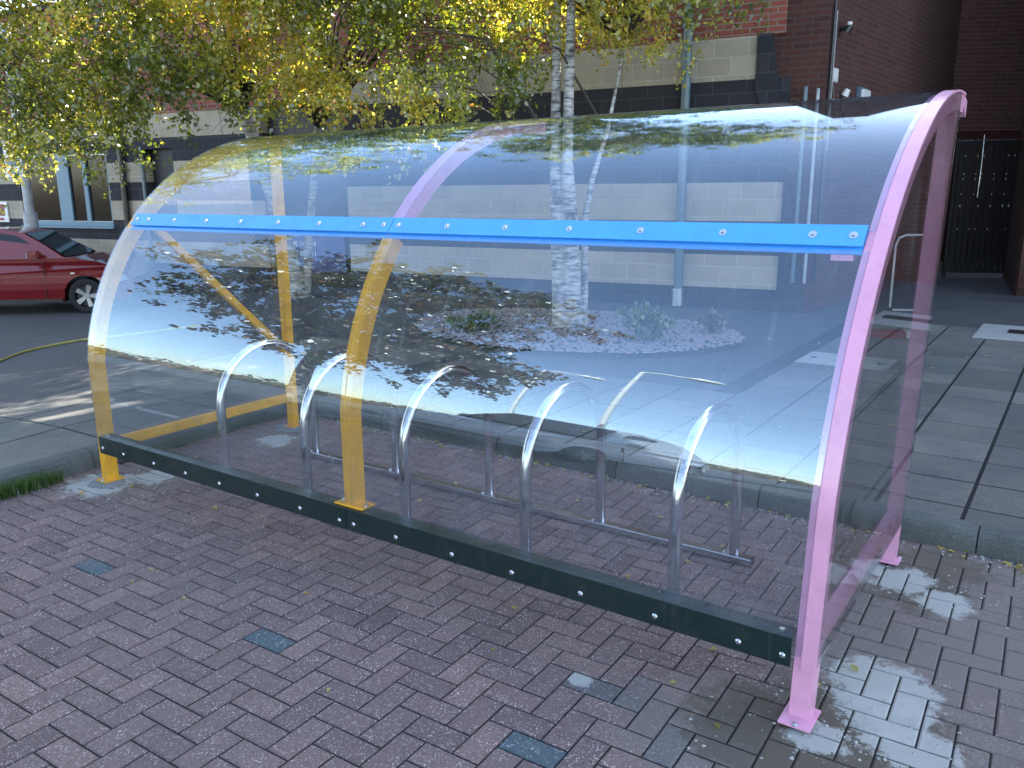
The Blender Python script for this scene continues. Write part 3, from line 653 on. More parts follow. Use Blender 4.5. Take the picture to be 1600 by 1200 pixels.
# ------------------------------------------------------------------ red brick wing with alley and gate
wg = empty('brick_wing', 'tall dark red brick wing around the alley on the right', 'building', (3.96, 11.02, 0))
def wallseg(nm, mat, p0, p1, th, z0, z1, side=1):
    p0 = Vector((*p0, 0)); p1 = Vector((*p1, 0)); d = p1-p0; ln = d.length; a = math.atan2(d.y, d.x)
    b = MB(); b.box(0, ln, 0 if side > 0 else -th, th if side > 0 else 0, z0, z1); o = b.build(nm, mat, wg); o.location = p0-wg.location; o.rotation_euler = (0, 0, a); return o
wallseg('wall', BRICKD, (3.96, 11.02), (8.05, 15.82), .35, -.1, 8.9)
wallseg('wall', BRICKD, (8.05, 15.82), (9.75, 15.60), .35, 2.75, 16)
wallseg('wall', BRICKD, (8.0, 19.5), (14, 18.7), .35, -.1, 4.5)  # unseen back wall, added to block the light behind the gate
wallseg('wall', BRICKD, (8.2, 15.9), (8.2, 19.6), .35, -.1, 4.5)  # unseen side wall, added to darken the alley
wallseg('wall', BRICKD, (9.75, 15.7), (11.5, 19.2), .35, -.1, 6, -1)  # other unseen side wall, also added to darken the alley
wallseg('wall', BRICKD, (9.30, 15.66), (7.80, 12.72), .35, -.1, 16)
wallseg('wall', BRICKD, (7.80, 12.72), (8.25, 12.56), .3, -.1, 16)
wallseg('wall', BRICKD, (8.25, 12.56), (22, 7.2), .35, -.1, 16)  # unseen run; its reach and the walls' height set to block the sun
# end face of the block facade, right of the pier
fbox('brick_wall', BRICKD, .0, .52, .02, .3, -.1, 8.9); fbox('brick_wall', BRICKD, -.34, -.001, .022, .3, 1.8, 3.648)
def wmount(name, label, cat, px): return empty(name, label, cat, px)
# gate
g = empty('metal_gate', 'black slatted metal gate closing the brick alley on the right', 'gate', (8.12, 15.55, .115), math.atan2(-.22, 1.7))
GW = 1.42; GH = 2.50
b = MB()
for x in (0, GW): b.box(x-.03, x+.03, -.03, .03, 0, GH, .004)
b.box(0.03, GW-.03, -.025, .025, GH-.12, GH-.06); b.box(.03, GW-.03, -.025, .025, .08, .14); b.build('frame', BLACK, g)
k = .06
while k < GW-.06: b = MB(); b.box(k, k+.085, .012, .022, .14, GH-.13); b.build('slat', BLACK, g); k += .105
for (x, z0, z1) in ((.42, 1.45, 2.55), (1.10, .7, 2.75)):
    b = MB(); b.tube([(x, -.03, z0), (x+.01, -.03, (z0+z1)/2), (x, -.03, z1)], .011, 8); b.build('vertical_rod', GALV, g)
b = MB(); b.tube([(-.03, -.035, GH-.05), (GW+.05, -.035, GH-.03)], .013, 8); b.build('top_rod', GALV, g)
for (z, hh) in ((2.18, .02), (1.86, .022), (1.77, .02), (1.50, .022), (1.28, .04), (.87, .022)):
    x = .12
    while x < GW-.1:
        if rnd.random() < .82: b = MB(); b.box(x, x+.10, .025, .03, z, z+hh); b.build('painted_gap_light', WHITE, g)  # white strips painted in for light showing between the slats
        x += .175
# wall fittings on wing wall A: position along wall (t) and height
pa = Vector((3.96, 11.02, 0)); da = (Vector((8.05, 15.82, 0))-pa).normalized(); na = Vector((da.y, -da.x, 0)); angA = math.atan2(da.y, da.x)
def onA(t, z, off=.0): p = pa+da*t+na*off; return Vector((p.x, p.y, z))
t = empty('conduit_pipe', 'black vertical cable conduit on the dark brick wall', 'conduit', onA(.12, 0, .04), angA)
b = MB(); b.tube([(0, 0, .5), (0, 0, 2.4), (0, 0, 4.0)], .022, 10); b.build('conduit', BLACK, t, smooth=True); b = MB(); b.tube([(.07, 0, 2.2), (.07, 0, 3.9)], .008, 8); b.build('cable', GREYL, t)
for (tt, z1, rr_, mm, lb) in ((-.02, 2.98, .028, GREYP, 'short green grey pipe stub against the dark brick corner'), (.03, 2.95, .022, GREYL, 'short pale pipe stub next to the black conduit')):
    p = Vector(P0)+Vector((math.cos(WA)*(.30+ (tt+.02)*3), math.sin(WA)*(.30+(tt+.02)*3), 0))+Vector((-.454, -.891, 0))*.05
    o = MB(); o.tube([(0, 0, .5), (0, 0, z1)], rr_, 10); o = o.build('pipe_stub', mm, smooth=True); o.location = p; tag(o, lb, 'pipe')
t = empty('junction_box', 'small white junction box beside the black conduit', 'electrical box', onA(.24, 3.05, 0), angA)
b = MB(); b.box(-.06, .08, -.07, -.001, 0, .17, .01); b.build('box', WHITE, t); b = MB(); b.tube([(0, -.03, -.02), (.02, -.05, -.3), (.2, -.04, -.55), (.5, -.03, -.62)], .012, 8); b.build('cable', BLACK, t, smooth=True)
t = empty('security_camera', 'small black camera with pale cap on the upper brick wall', 'camera', onA(.42, 3.72, 0), angA)
b = MB(); b.tube([(0, -.001, 0), (0, -.1, 0)], .03, 10); b.build('bracket', BLACK, t); b = MB(); b.tube([(0, -.09, -.05), (.01, -.14, .03)], [.05, .035], 12); b.build('body', BLACK, t, smooth=True)
b = MB(); b.tube([(.0, -.12, .03), (.0, -.13, .07)], .03, 10); b.build('cap', WHITE, t)
t = empty('wall_spotlight', 'small white spotlight head above black cable on the brick wall', 'light', onA(.65, 2.92, 0), angA)
b = MB(); b.tube([(0, -.05, 0), (0, -.09, .08)], [.05, .035], 12); b.build('head', WHITE, t, smooth=True); b = MB(); b.tube([(0, -.04, 0), (0, -.04, -.2), (.15, -.03, -.32), (.9, -.03, -.34)], .014, 8); b.build('cable', BLACK, t, smooth=True)
t = empty('bulkhead_light', 'rectangular white bulkhead light on the brick wall above the pink arch', 'light', onA(1.42, 3.0, 0), angA)
b = MB(); b.box(-.2, .2, -.05, -.001, -.09, .09, .01); b.build('housing', GREYP, t); b = MB(); b.box(-.15, .17, -.085, -.051, -.06, .06, .012); b.build('diffuser', WHITE, t)
# pale meter box at right edge of view
t = empty('meter_box', 'pale grey utility box at the foot of the right hand brick wall', 'utility box', (7.72, 11.72, .115), -.3)
b = MB(); b.box(-.2, .4, 0, .3, 0, .55, .01); b.build('cabinet', GREYL, t); b = MB(); b.box(-.16, .36, -.012, -.002, .04, .5, .004); b.build('door', GREYL, t)
# concrete pad with dark gully
pc = empty('drain_cover', 'pale concrete pad with a black slotted drain at the right edge', 'drain', S2W(3.78, 7.75, UPZ), STH)
b = MB(); b.box(0, 1.9, 0, 1.1, -.02, .012, .004); b.build('concrete_pad', PADM, pc, tone=None); b = MB(); b.box(.30, 1.8, .45, .72, .0125, .02); b.build('grate', BLACK, pc)
mh = empty('manhole_cover', 'pale square manhole cover in the path behind the pink arch', 'manhole cover', S2W(2.55, 5.35, UPZ-.003), STH)
b = MB(); b.box(0, .8, 0, .6, -.02, .008, .003); b.build('cover', PADM, mh); b = MB()
for (x, y_) in ((.1, .3), (.7, .3)): b.tube([(x, y_, .0082), (x, y_, .012)], .03, 10)
b.build('keyhole', BLACK, mh)
# safety barrier with red and white feet
bf = empty('safety_barrier', 'white tubular barrier with red and white base standing behind the pink end sheet', 'barrier', S2W(2.98, 7.28, UPZ), STH+.45)
b = MB(); pts = [(.02, 0, .33)]+[(.02, 0, 1.0)]+[(.05, 0, 1.08), (.12, 0, 1.11), (.30, 0, 1.11), (.38, 0, 1.08), (.41, 0, 1.0), (.41, 0, .40), (.38, 0, .33), (.30, 0, .30), (.05, 0, .30)]; b.tube(pts, .012, 8); b.build('frame', WHITE, bf, smooth=True)
b = MB(); b.tube([(.28, 0, .30), (.28, 0, .08)], .012, 8); b.build('stem', WHITE, bf)
for i, (x0, x1, mt) in enumerate(((-.16, .06, REDP), (.06, .20, REDP), (.20, .32, WHITE), (.32, .40, REDP))): b = MB(); b.box(x0+.001, x1-.001, -.08, .08, .0, .075, .006); b.build('foot_segment', mt, bf)

# ------------------------------------------------------------------ planted island
IS = S2W(-.2, 5.75)
b = MB(); n = 60; vs = [(0, 0, .06)]; fs = []
ang0 = STH
def ell(a, k=1.): q = S2W(-.2+2.0*k*math.cos(a)*(1+.04*math.sin(3*a)), 5.75+1.42*k*math.sin(a)); return q
rings = [1., .96, .75, .4]
b = MB(); vs = []
for k, r_ in enumerate(rings):
    for i in range(n): q = ell(2*PI*i/n, r_); vs.append((q.x, q.y, gz(q.x, q.y)+[-.005, .03, .045, .055][k]))
q = ell(0, 0); vs.append((q.x, q.y, gz(q.x, q.y)+.06)); fs = [(k*n+i, k*n+(i+1) % n, (k+1)*n+(i+1) % n, (k+1)*n+i) for k in range(3) for i in range(n)]+[(3*n+i, 3*n+(i+1) % n, 4*n) for i in range(n)]
b.add(vs, fs); tag(b.build('planting_bed', mat_soil('bed_soil', (.03, .028, .026), (.06, .055, .05), 30.), smooth=True), kind='structure')
def pebble(b, p, r_):
    k = 6; vs = [(p[0], p[1], p[2]-r_*.3)]; a0 = rnd.random()*6
    for (rr_, z) in ((1., 0), (.65, .5)):
        for i in range(k): a = a0+2*PI*i/k; q = rnd.uniform(.8, 1.2); vs.append((p[0]+math.cos(a)*r_*rr_*q, p[1]+math.sin(a)*r_*rr_*q, p[2]+r_*z))
    vs.append((p[0], p[1], p[2]+r_*.62))
    b.add(vs, [(1+i, 1+(i+1) % k, 7+(i+1) % k, 7+i) for i in range(k)]+[(7+i, 7+(i+1) % k, 13) for i in range(k)])
b = MB()
for i in range(5200):
    a = rnd.uniform(0, 2*PI); r_ = math.sqrt(rnd.random())*1.0; q = ell(a, r_); b.mi = 0 if rnd.random() < .6 else 1
    pebble(b, (q.x, q.y, gz(q.x, q.y)+.06-.02*r_), rnd.uniform(.012, .032))
tag(b.build('gravel', STONE, fix=False, mats=[STONE, STONEP]), kind='stuff')
def leaves_np(pts, size, seed, droop=.3, tone_fn=None):
    """one quad pair (bent leaf) per point"""
    rg = np.random.default_rng(seed); n = len(pts); P = np.asarray(pts, float)
    sz = size*rg.uniform(.6, 1.25, n)
    d = rg.normal(size=(n, 3)); d[:, 2] -= droop*1.5; d /= np.linalg.norm(d, axis=1)[:, None]
    e = rg.normal(size=(n, 3)); s = np.cross(d, e); s /= np.linalg.norm(s, axis=1)[:, None]; nn = np.cross(d, s)
    l = sz[:, None]; V = np.stack([P, P+d*l*.45+s*l*.36+nn*l*.06, P+d*l, P+d*l*.45-s*l*.36+nn*l*.06], 1).reshape(-1, 3)
    F = np.arange(4*n).reshape(n, 4)
    t = tone_fn(P, rg) if tone_fn else rg.random(n)
    T = np.zeros((4*n, 4), np.float32); T[:, 0] = np.repeat(np.clip(t, 0, 1), 4); T[:, 3] = 1
    return V, F, T
def lay_flat(P, size, seed):
    rg = np.random.default_rng(seed); n = len(P); P = np.asarray(P); a = rg.uniform(0, 6.28, n); l = size*rg.uniform(.6, 1.3, n)
    d = np.stack([np.cos(a), np.sin(a), rg.uniform(-.1, .25, n)], 1)*l[:, None]; s_ = np.stack([-np.sin(a), np.cos(a), rg.uniform(-.2, .2, n)], 1)*l[:, None]*.36; u = np.array([0, 0, .006])
    V = np.stack([P, P+d*.45+s_+u, P+d, P+d*.45-s_+u], 1).reshape(-1, 3); T = np.zeros((4*n, 4), np.float32); T[:, 0] = np.repeat(rg.uniform(.5, 1, n), 4); T[:, 3] = 1
    return V, np.arange(4*n).reshape(n, 4), T
def build_np(name, V, F, T, mat, parent=None):
    me = bpy.data.meshes.new(name); n = len(F); k = F.shape[1]
    me.vertices.add(len(V)); me.vertices.foreach_set('co', V.astype(np.float32).ravel()); me.loops.add(n*k); me.loops.foreach_set('vertex_index', F.astype(np.int32).ravel())
    me.polygons.add(n); me.polygons.foreach_set('loop_start', np.arange(n, dtype=np.int32)*k); me.update(calc_edges=True)
    me.materials.append(mat); at = me.color_attributes.new('tone', 'FLOAT_COLOR', 'POINT'); at.data.foreach_set('color', T.ravel())
    o = bpy.data.objects.new(name, me); C.objects.link(o)
    if parent: o.parent = parent
    return o
tag(build_np('fallen_leaves', *lay_flat(FALLEN, .035, 9), LEAF), kind='stuff')
def shrub(label, x, y, h, r_, mat, n, size, cat='shrub', seed=1, group=None):
    rg = np.random.default_rng(seed); z = gz(x, y)+.05; t = empty('shrub', label, cat, (x, y, z), group=group)
    b = MB(); P = []
    for k in range(14):
        a = rg.uniform(0, 2*PI); rr_ = rg.uniform(.1, 1)*r_; tip = Vector((math.cos(a)*rr_, math.sin(a)*rr_, h*rg.uniform(.55, 1)*(1-.25*rr_/r_)))
        mid = tip*.5+Vector((0, 0, h*.12)); b.tube([(0, 0, 0), mid, tip], [.008, .006, .003], 5)
        for q in range(n//14):
            f = rg.uniform(.25, 1); p = (mid*f*2 if f < .5 else mid+(tip-mid)*(f*2-1)); P.append(np.array(p)+rg.normal(size=3)*.05*(h+.2))
    b.build('stems', TWIG, t); V, F, T = leaves_np(P, size, seed); build_np('leaves', V, F, T, mat, t); return t
q = S2W(.981, 5.34); shrub('pale green leafy shrub on the gravel bed right of the birch trunks', q.x, q.y, .42, .30, SHRUB, 900, .07, seed=2)
q = S2W(1.40, 6.2); shrub('low dark purple shrub at the right end of the gravel bed', q.x, q.y, .26, .22, LEAFD, 600, .045, seed=3)
q = S2W(-1.0, 5.0); shrub('low dark green shrub at the left end of the gravel bed', q.x, q.y, .22, .40, SHRUB, 1100, .05, seed=4)
# ------------------------------------------------------------------ trees
def tree(name, label, base, trunks, crown_boxes, nleaf, lsize, mat, seed, leaf_tone, bark=BARK, twigs=True, gaps=None):
    """trunks: list of polyline [(x,y,z,r)...] relative to base; crown_boxes: (cx,cy,cz,rx,ry,rz,weight) relative to base"""
    rg = np.random.default_rng(seed); t = empty(name, label, 'tree', base); b = MB(); b2 = MB(); tips = []
    for tr in trunks: 
        pts = [Vector(p[:3]) for p in tr]; b.tube(pts, [p[3] for p in tr], 12, cap=False)
    tn = b.build('trunk', bark, t, smooth=True)
    # boughs reach from the trunks to bough points inside the crown
    wsum = sum(c[6] for c in crown_boxes); anchors = [Vector(p[:3]) for tr in trunks for p in tr if p[2] > 1.6]
    P = []
    for c in crown_boxes:
        m = max(6, int(150*c[6]/wsum)); nl = int(nleaf*c[6]/wsum)
        cl = []
        while len(cl) < m:
            u = rg.normal(size=3); u /= np.linalg.norm(u); rr_ = rg.random()**.45; p = np.array(c[:3])+u*rr_*np.array(c[3:6]); cl.append(p)
        cl = np.array(cl)
        if twigs:
            for p in cl:
                q = Vector(p); a = min(anchors, key=lambda s: (s-q).length+abs(s.z+.9-q.z)*1.2)
                mid = a*.45+q*.55+Vector((0, 0, .25*rg.random()+.12*(q-a).length)); ln = (q-a).length
                b2.tube([a, mid, q], [min(.035, .009+.006*ln), .008+.002*ln, .004], 5, cap=False)
                for k in range(4):
                    e = q+Vector(rg.normal(size=3))*.35+Vector((0, 0, -.15)); b2.tube([q if k > 1 else mid, (q+e)/2+Vector((0, 0, .05)), e], [.005, .004, .002], 4, cap=False)
        # strands: drooping twigs of leaves around each bough point
        per = max(1, nl//(m*9))
        for p in cl:
            for k in range(9):
                s0 = p+rg.normal(size=3)*np.array([.34, .34, .22]); dr = rg.normal(size=3)*.5; dr[2] = -abs(dr[2])-.35; ln = rg.uniform(.25, .6)
                f = rg.random(per)[:, None]; P.append(s0+dr*f*ln+rg.normal(size=(per, 3))*.045)
    P = np.concatenate(P)
    if gaps is not None:
        sv = np.array(sdir); keep = np.ones(len(P), bool); Wp = P+np.array(base)
        for g_, w_ in gaps:
            d_ = Wp-np.array(g_); t_ = d_@sv; keep &= np.linalg.norm(d_-t_[:, None]*sv, axis=1) > w_
        P = P[keep]
    V, F, T = leaves_np(P, lsize, seed+1, .3, leaf_tone); b2.build('branches', TWIG, t, fix=False); build_np('crown', V, F, T, mat, t)
    return t
def tone_birch(P, rg): 
    return np.clip(.42+.25*np.sin(P[:, 0]*1.7+P[:, 2]*2.1)+rg.normal(size=len(P))*.2, 0, 1)
GAPS = [((-4.7+.17*i, 6.75-.09*i, .05), .24) for i in range(10)]+[((-4.9+.2*i, 5.95+.03*i, .1), .13) for i in range(9)]+[((-4.5+.3*i, 6.7, .1), .1) for i in range(4)]  # leaves removed along the sun's rays so sunlit streaks reach the ground
zb = gz(.673, 9.48)
# trunk rays: three stems, the outer ones leaning
birch = tree('birch_tree', 'three stemmed white birch on the gravel bed behind the shelter', (.673, 9.48, zb+.02),
    [[(-.07, .03, -.1, .15), (-.10, .02, .3, .105), (-.14, .0, 1.3, .092), (-.18, 0, 2.0, .062), (-.16, .1, 4, .036), (-.2, .2, 7, .03)],
     [(.06, -.02, -.1, .15), (.03, -.03, .3, .11), (-.02, -.05, 1.3, .095), (-.05, -.05, 1.9, .064), (-.02, -.1, 4, .042), (.2, -.2, 8, .03)],
     [(.12, .04, -.1, .09), (.17, .04, .5, .045), (.17, .05, 1.3, .038), (.24, .05, 1.7, .030), (.40, .1, 2.2, .022), (.6, .2, 3.2, .012)]],
    [(-.9, -.2, 4.4, 2.0, .95, 1.6, 1.0), (.75, .1, 4.2, 1.35, .9, 1.15, .6), (-.9, -.1, 7.4, 1.9, .9, 1.6, .8), (.4, 0, 8.3, 1.5, .9, 1.6, .7), (-1.4, -.2, 2.9, 1.1, .8, .55, .15), (-.4, -.6, 5.8, 2.2, 1.2, 1.0, .25)], 88000, .056, LEAF, 11, tone_birch, gaps=GAPS)
lb = (-3.45, 13.2, gz(-3.45, 13.2))
tree('birch_tree', 'leaning white birch at left with sunlit yellow green leaves, behind the yellow post', lb,
    [[(.05, 0, -.1, .16), (0, 0, .4, .12), (-.25, -.1, 1.6, .105), (-.55, -.2, 2.8, .09), (-1.0, -.6, 5, .07), (-1.3, -.8, 8, .03)], [(.1, .1, -.1, .1), (.25, .1, 1.0, .06), (.5, .0, 2.6, .05), (.9, -.2, 4.6, .03)]],
    [(-.6, -2.6, 4.6, 2.5, .85, 1.9, 1.2), (1.9, -2.6, 4.2, 1.7, .75, 1.5, 1.0), (-1.0, -1.2, 8.3, 2.6, 1.6, 1.4, .2), (-1.2, -2.8, 2.95, 1.1, .7, .45, .16), (1.0, -2.6, 2.95, 1.4, .7, .35, .13)], 62000, .062, LEAF, 21, tone_birch)
tree('birch_tree', 'birch at the far left edge with branches hanging over the red car', (-8.4, 10.9, gz(-8.4, 10.9)),
    [[(0, 0, -.1, .15), (0, 0, 1.5, .11), (.3, 0, 4, .08), (.4, .1, 7.5, .03)]],
    [(2.3, -.3, 4.9, 1.9, .85, 1.9, 1.1), (2.8, -.3, 3.05, 1.1, .7, .5, .22), (1.1, .3, 6.8, 2.4, 2.0, 2.2, .4)], 42000, .058, LEAF, 31, tone_birch)
# street tree to the left, out of frame but mirrored in the roof
tree('street_tree', 'dark leaved street tree left of the shelter, seen mirrored in the roof', (-9.6, 2.6, gz(-9.6, 2.6)),
    [[(0, 0, -.2, .2), (0, 0, 1.5, .15), (.2, .1, 3.5, .12), (.2, .3, 6.5, .06), (.3, .4, 9, .03)]],
    [(.8, .2, 4.9, 1.8, 2.3, 1.3, .8), (1.4, 2.0, 6.0, 1.6, 1.5, 1.5, .6), (1.2, -1.0, 6.6, 1.8, 1.7, 1.7, .7), (1.0, .3, 8.2, 1.6, 2.2, 1.2, .5), (1.7, -1.5, 4.0, 1.2, 1.3, 1.0, .4), (1.9, .3, 3.6, 1.2, 1.8, .8, .4)], 40000, .12, LEAFD, 41, lambda P, rg: rg.random(len(P))**1.3)

# distant tree belts and houses behind the camera (mirrored on the roof horizon)
rg = np.random.default_rng(5); P = []
for i in range(150):
    az = R(rg.uniform(-150, -62)); d = rg.uniform(55, 75); top = rg.uniform(1.2, 2.6)
    c0 = np.array([math.sin(az)*d, math.cos(az)*d, -.4])
    m = 260; u = rg.normal(size=(m, 3)); u /= np.linalg.norm(u, axis=1)[:, None]; P.append(c0+u*(rg.random(m)**.4)[:, None]*np.array([3., 3., top])+np.array([0, 0, top*.4]))
P = np.concatenate(P); V, F, T = leaves_np(P, .75, 6, 0, lambda P, r: np.clip(.5+.3*np.sin(P[:, 0]*.4)+r.normal(size=len(P))*.2, 0, 1))
tag(build_np('far_tree_belt', V, F, T, FARM), kind='stuff')

# ------------------------------------------------------------------ lamp / sign pole at left
sp_ = empty('sign_pole', 'grey sign pole with small pale blue sign in front of the left window', 'sign pole', (-9.45, 16.55, gz(-9.45, 16.55)), -.3)
b = MB(); b.tube([(0, 0, 0), (0, 0, 1.75)], .13, 14); b.build('pole_base', GREYL, sp_, smooth=True); b = MB(); b.tube([(0, 0, 1.75), (0, 0, 5.2)], .085, 14); b.build('pole', GREYL, sp_, smooth=True)
b = MB(); b.box(-.32, .10, -.13, -.115, 2.42, 3.05, .003); b.build('sign_plate', WHITE, sp_); b = MB(); b.box(-.28, .06, -.1335, -.1305, 2.62, 2.78); b.build('sign_panel', BLUEFR, sp_)
b = MB(); b.box(-.28, .06, -.1335, -.1305, 2.47, 2.54); b.build('sign_panel', BLUEFR, sp_)
# yellow hose on the asphalt
hp = [(-6.9, 8.2), (-6.5, 9.2), (-6.32, 10.0), (-6.41, 10.55), (-6.33, 10.86), (-6.14, 11.07), (-5.88, 11.16), (-5.42, 10.96), (-4.7, 10.7), (-3.9, 10.6)]
b = MB(); pts = []
for i in range(len(hp)-1):
    for k in range(6): f_ = k/6; x = hp[i][0]*(1-f_)+hp[i+1][0]*f_; y_ = hp[i][1]*(1-f_)+hp[i+1][1]*f_; pts.append((x, y_, gz(x, y_)+.012))
b.tube(pts, .016, 8); tag(b.build('hose', HOSE, smooth=True), 'yellow garden hose lying across the path near the red car', 'hose')

# ------------------------------------------------------------------ red car
def car(label, loc, rz, paint, group=None):
    t = empty('parked_car', label, 'car', loc, rz)
    wr, fr, ra = .31, 3.12, .68
    def archp(cx, a0, a1, r_, n=9): return [(cx+r_*math.cos(a), .30+r_*math.sin(a)) for a in [a0+(a1-a0)*i/n for i in range(n+1)]]
    low = [(.10, .22)]+[p for p in archp(ra, PI, 0, .375) if p[1] >= .22]+[(ra+.40, .20), (fr-.40, .20)]+[p for p in archp(fr, PI, 0, .375) if p[1] >= .22]+[(3.70, .20), (3.86, .28)]
    topl = [(3.90, .45), (3.89, .60), (3.82, .72), (3.62, .83), (3.30, .92), (2.95, .985), (2.72, 1.0)]
    bl = [(.60, .98), (.12, .97), (.03, .88), (.0, .6), (.03, .35)]
    side = low+topl+bl; W = .85
    def wid(x, z):
        w_ = W
        if x > 3.0: w_ -= .16*((x-3.0)/.9)**2
        if x < .5: w_ -= .09*((.5-x)/.5)**2
        if z < .45: w_ -= .05*(.45-z)/.25
        if z > .80: w_ -= .05*((z-.80)/.2)
        return w_
    n = len(side); b = MB()
    import mathutils
    tri = mathutils.geometry.tessellate_polygon([[Vector((p[0], p[1], 0)) for p in side]])
    vs = [(p[0], -wid(*p), p[1]) for p in side]+[(p[0], wid(*p), p[1]) for p in side]
    b.add(vs, [tuple(q) for q in tri]+[tuple(i+n for i in q) for q in tri]+[(i, (i+1) % n, n+(i+1) % n, n+i) for i in range(n)])
    body = b.build('body', paint, t)
    bv = body.modifiers.new('b', 'BEVEL'); bv.width = .035; bv.segments = 3; bv.limit_method = 'ANGLE'; bv.angle_limit = R(35)
    # cabin
    gh = [(.12, .975, .80), (.30, 1.25, .70), (.55, 1.43, .62), (1.0, 1.485, .60), (1.7, 1.49, .60), (2.10, 1.42, .62), (2.45, 1.22, .70), (2.80, .99, .80)]
    b = MB(); vs = []
    for (x, z, hw) in gh: vs += [(x, -hw, z), (x, hw, z)]
    m = len(gh); base = [(.12, .97), (2.80, .97)]
    fs = [(2*i, 2*i+1, 2*i+3, 2*i+2) for i in range(m-1)]; fs.append(tuple(2*i for i in range(m))); fs.append(tuple(2*i+1 for i in range(m)))
    b.add(vs, fs); cb_ = b.build('cabin', paint, t, smooth=True)
    # side windows sit proud of the cabin side
    def hwz(z): return .80-.20*min(1, max(0, (z-.975)/.5))**.9
    for sgn in (-1, 1):
        for poly in ([(1.02, 1.0), (1.06, 1.40), (1.66, 1.43), (2.0, 1.37), (2.32, 1.20), (2.62, 1.0)], [(.42, 1.02), (.62, 1.34), (.98, 1.40), (.94, 1.0)]):
            b = MB(); vs = [(p[0], sgn*(hwz(p[1])+.006), p[1]) for p in poly]+[(p[0], sgn*(hwz(p[1])-.03), p[1]) for p in poly]; k = len(poly)
            b.add(vs, [tuple(range(k)), tuple(range(2*k-1, k-1, -1))]+[(i, (i+1) % k, k+(i+1) % k, k+i) for i in range(k)]); b.build('side_window', CGLASS, t)
        mr_ = MB(); mr_.box(2.28, 2.46, sgn*.84 if sgn > 0 else -1.02, 1.02 if sgn > 0 else -.84, .98, 1.12, .03); o = mr_.build('mirror', paint, t, smooth=True)
        mr_ = MB(); mr_.box(2.268, 2.279, sgn*.86 if sgn > 0 else -1.0, 1.0 if sgn > 0 else -.86, 1.0, 1.10); mr_.build('mirror_glass', ALLOY, o)
        mr_ = MB(); mr_.box(2.9, 2.97, *((-.853-.004, -.84) if sgn < 0 else (.84, .857)), .70, .725, .003); mr_.build('side_repeater', WHITE, t)
        mr_ = MB(); mr_.box(1.12, 1.30, *((-.885, -.845) if sgn < 0 else (.845, .885)), .80, .83, .008); dr = mr_.build('door_handle', paint, t)
        for xx in (1.0, 2.45): mr_ = MB(); mr_.box(xx, xx+.008, *((-.8525, -.82) if sgn < 0 else (.82, .8525)), .28, .92); mr_.build('door_seam', BLACK, t)
        mr_ = MB(); mr_.box(.95, 2.72, *((-.858, -.82) if sgn < 0 else (.82, .858)), .20, .26, .006); mr_.build('sill', BLACK, t)
    b = MB(); b.add([(2.14, -.58, 1.415), (2.14, .58, 1.415), (2.83, .74, 1.005), (2.83, -.74, 1.005), (2.13, -.58, 1.40), (2.13, .58, 1.40), (2.8, .74, .99), (2.8, -.74, .99)], [(0, 1, 2, 3), (4, 7, 6, 5), (0, 4, 5, 1), (2, 6, 7, 3)]); b.build('windscreen', CGLASS, t)
    for (x, y_) in ((fr, -.74), (fr, .74), (ra, -.74), (ra, .74)):
        s = 1 if y_ > 0 else -1; wh = empty('wheel'); wh.parent = t; wh.location = (x, y_, .30)
        for kk in wh.keys(): pass
        b = MB(); pr = [(.20, -.09), (.27, -.10), (.305, -.08), (.312, 0), (.305, .08), (.27, .10), (.20, .09)]; m = len(pr); vs = []; nn = 28
        for i in range(nn): a = 2*PI*i/nn; vs += [(math.cos(a)*p[0], p[1], math.sin(a)*p[0]) for p in pr]
        b.add(vs, [(i*m+k, i*m+(k+1), ((i+1) % nn)*m+k+1, ((i+1) % nn)*m+k) for i in range(nn) for k in range(m-1)]); b.build('tyre', RUBBER, wh, smooth=True)
        b = MB(); b.tube([(0, -.085*s, 0), (0, .03*s, 0)], .20, 24, cap=True); b.build('wheel_well', BLACK, wh)
        b = MB()
        for k in range(5):
            a = 2*PI*k/5; d = Vector((math.cos(a), 0, math.sin(a))); p = Vector((-math.sin(a), 0, math.cos(a)))
            b.add([d*.03+p*.028+Vector((0, .075*s, 0)), d*.03-p*.028+Vector((0, .075*s, 0)), d*.20-p*.045+Vector((0, .085*s, 0)), d*.20+p*.045+Vector((0, .085*s, 0))]+[d*.03+p*.028+Vector((0, .035*s, 0)), d*.03-p*.028+Vector((0, .035*s, 0)), d*.20-p*.045+Vector((0, .04*s, 0)), d*.20+p*.045+Vector((0, .04*s, 0))], [(0, 1, 2, 3), (4, 5, 6, 7), (0, 4, 7, 3), (1, 5, 6, 2)])
        b.tube([(0, .05*s, 0), (0, .085*s, 0)], .05, 14); b.build('rim', ALLOY, wh)
    for sgn in (-1, 1): b = MB(); b.prism([(3.50, .70), (3.80, .66), (3.84, .58), (3.70, .55), (3.55, .62)], 'y', sgn*.62, sgn*.775); b.build('headlight', GREYL, t)
    b = MB(); b.box(3.885, 3.905, -.5, .5, .34, .46, .004); b.build('grille', BLACK, t)
    return t
cz = gz(-7.65, 14.9)
ca = .13
car('red hatchback parked at the far left in front of the windows', (-7.65-3.12*math.cos(ca)-.74*math.sin(ca), 14.9-3.12*math.sin(ca)+.74*math.cos(ca), cz), ca, CARRED)
CARW = simple('car_silver', (.62, .62, .60), .3); CARW.node_tree.nodes['Principled BSDF'].inputs['Coat Weight'].default_value = 1
car('pale silver hatchback behind the camera, seen only mirrored in the lower roof sheet', S2W(.75, -6.4, -.01), STH+PI/2, CARW)
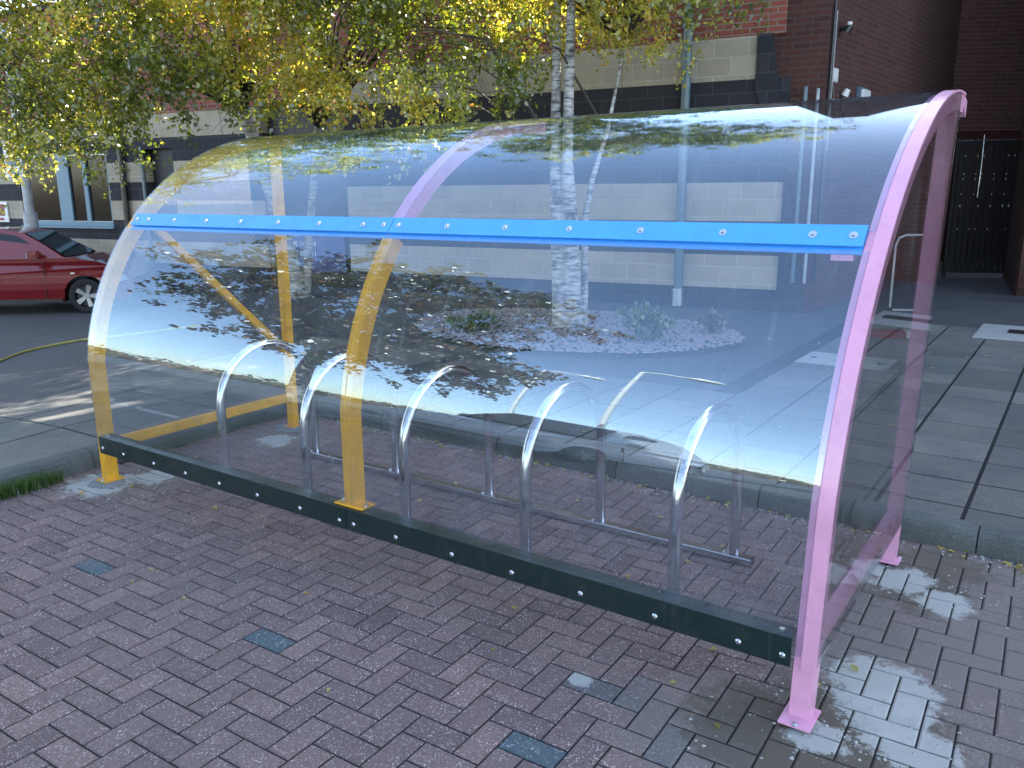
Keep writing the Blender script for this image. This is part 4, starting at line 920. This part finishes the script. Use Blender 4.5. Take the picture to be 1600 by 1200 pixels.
# two street lamps behind the camera, mirrored as pale bent lines
for (az, d, top, an, lb_) in ((-118.5, 13.5, 7.6, -128, 'pale street lamp behind the camera, the nearer of two mirrored low in the roof'), (-111, 19, 8.2, -100, 'pale street lamp behind the camera, the farther of two mirrored low in the roof')):
    x0, y0 = .2+math.sin(R(az))*d, 2.9+math.cos(R(az))*d; t = empty('street_lamp', lb_, 'street lamp', (x0, y0, -.1), 0, 'street lamps behind the camera')
    a_ = R(an-60); ax = Vector((math.sin(R(az-90)), math.cos(R(az-90)), 0))
    b = MB(); b.tube([(0, 0, 0), (0, 0, 1.2), (0, 0, top)], [.11, .09, .06], 12); b.build('pole', WHITE, t, smooth=True)
    b = MB(); b.tube([(0, 0, top-.05), ax*.35+Vector((0, 0, top+.12)), ax*1.0+Vector((0, 0, top+.2))], .045, 10); b.build('arm', WHITE, t, smooth=True)
    b = MB(); b.tube([ax*.95+Vector((0, 0, top+.2)), ax*1.15+Vector((0, 0, top+.22)), ax*1.6+Vector((0, 0, top+.22)), ax*1.75+Vector((0, 0, top+.22))], [.06, .13, .12, .04], 12); b.build('lamp_head', WHITE, t, smooth=True)
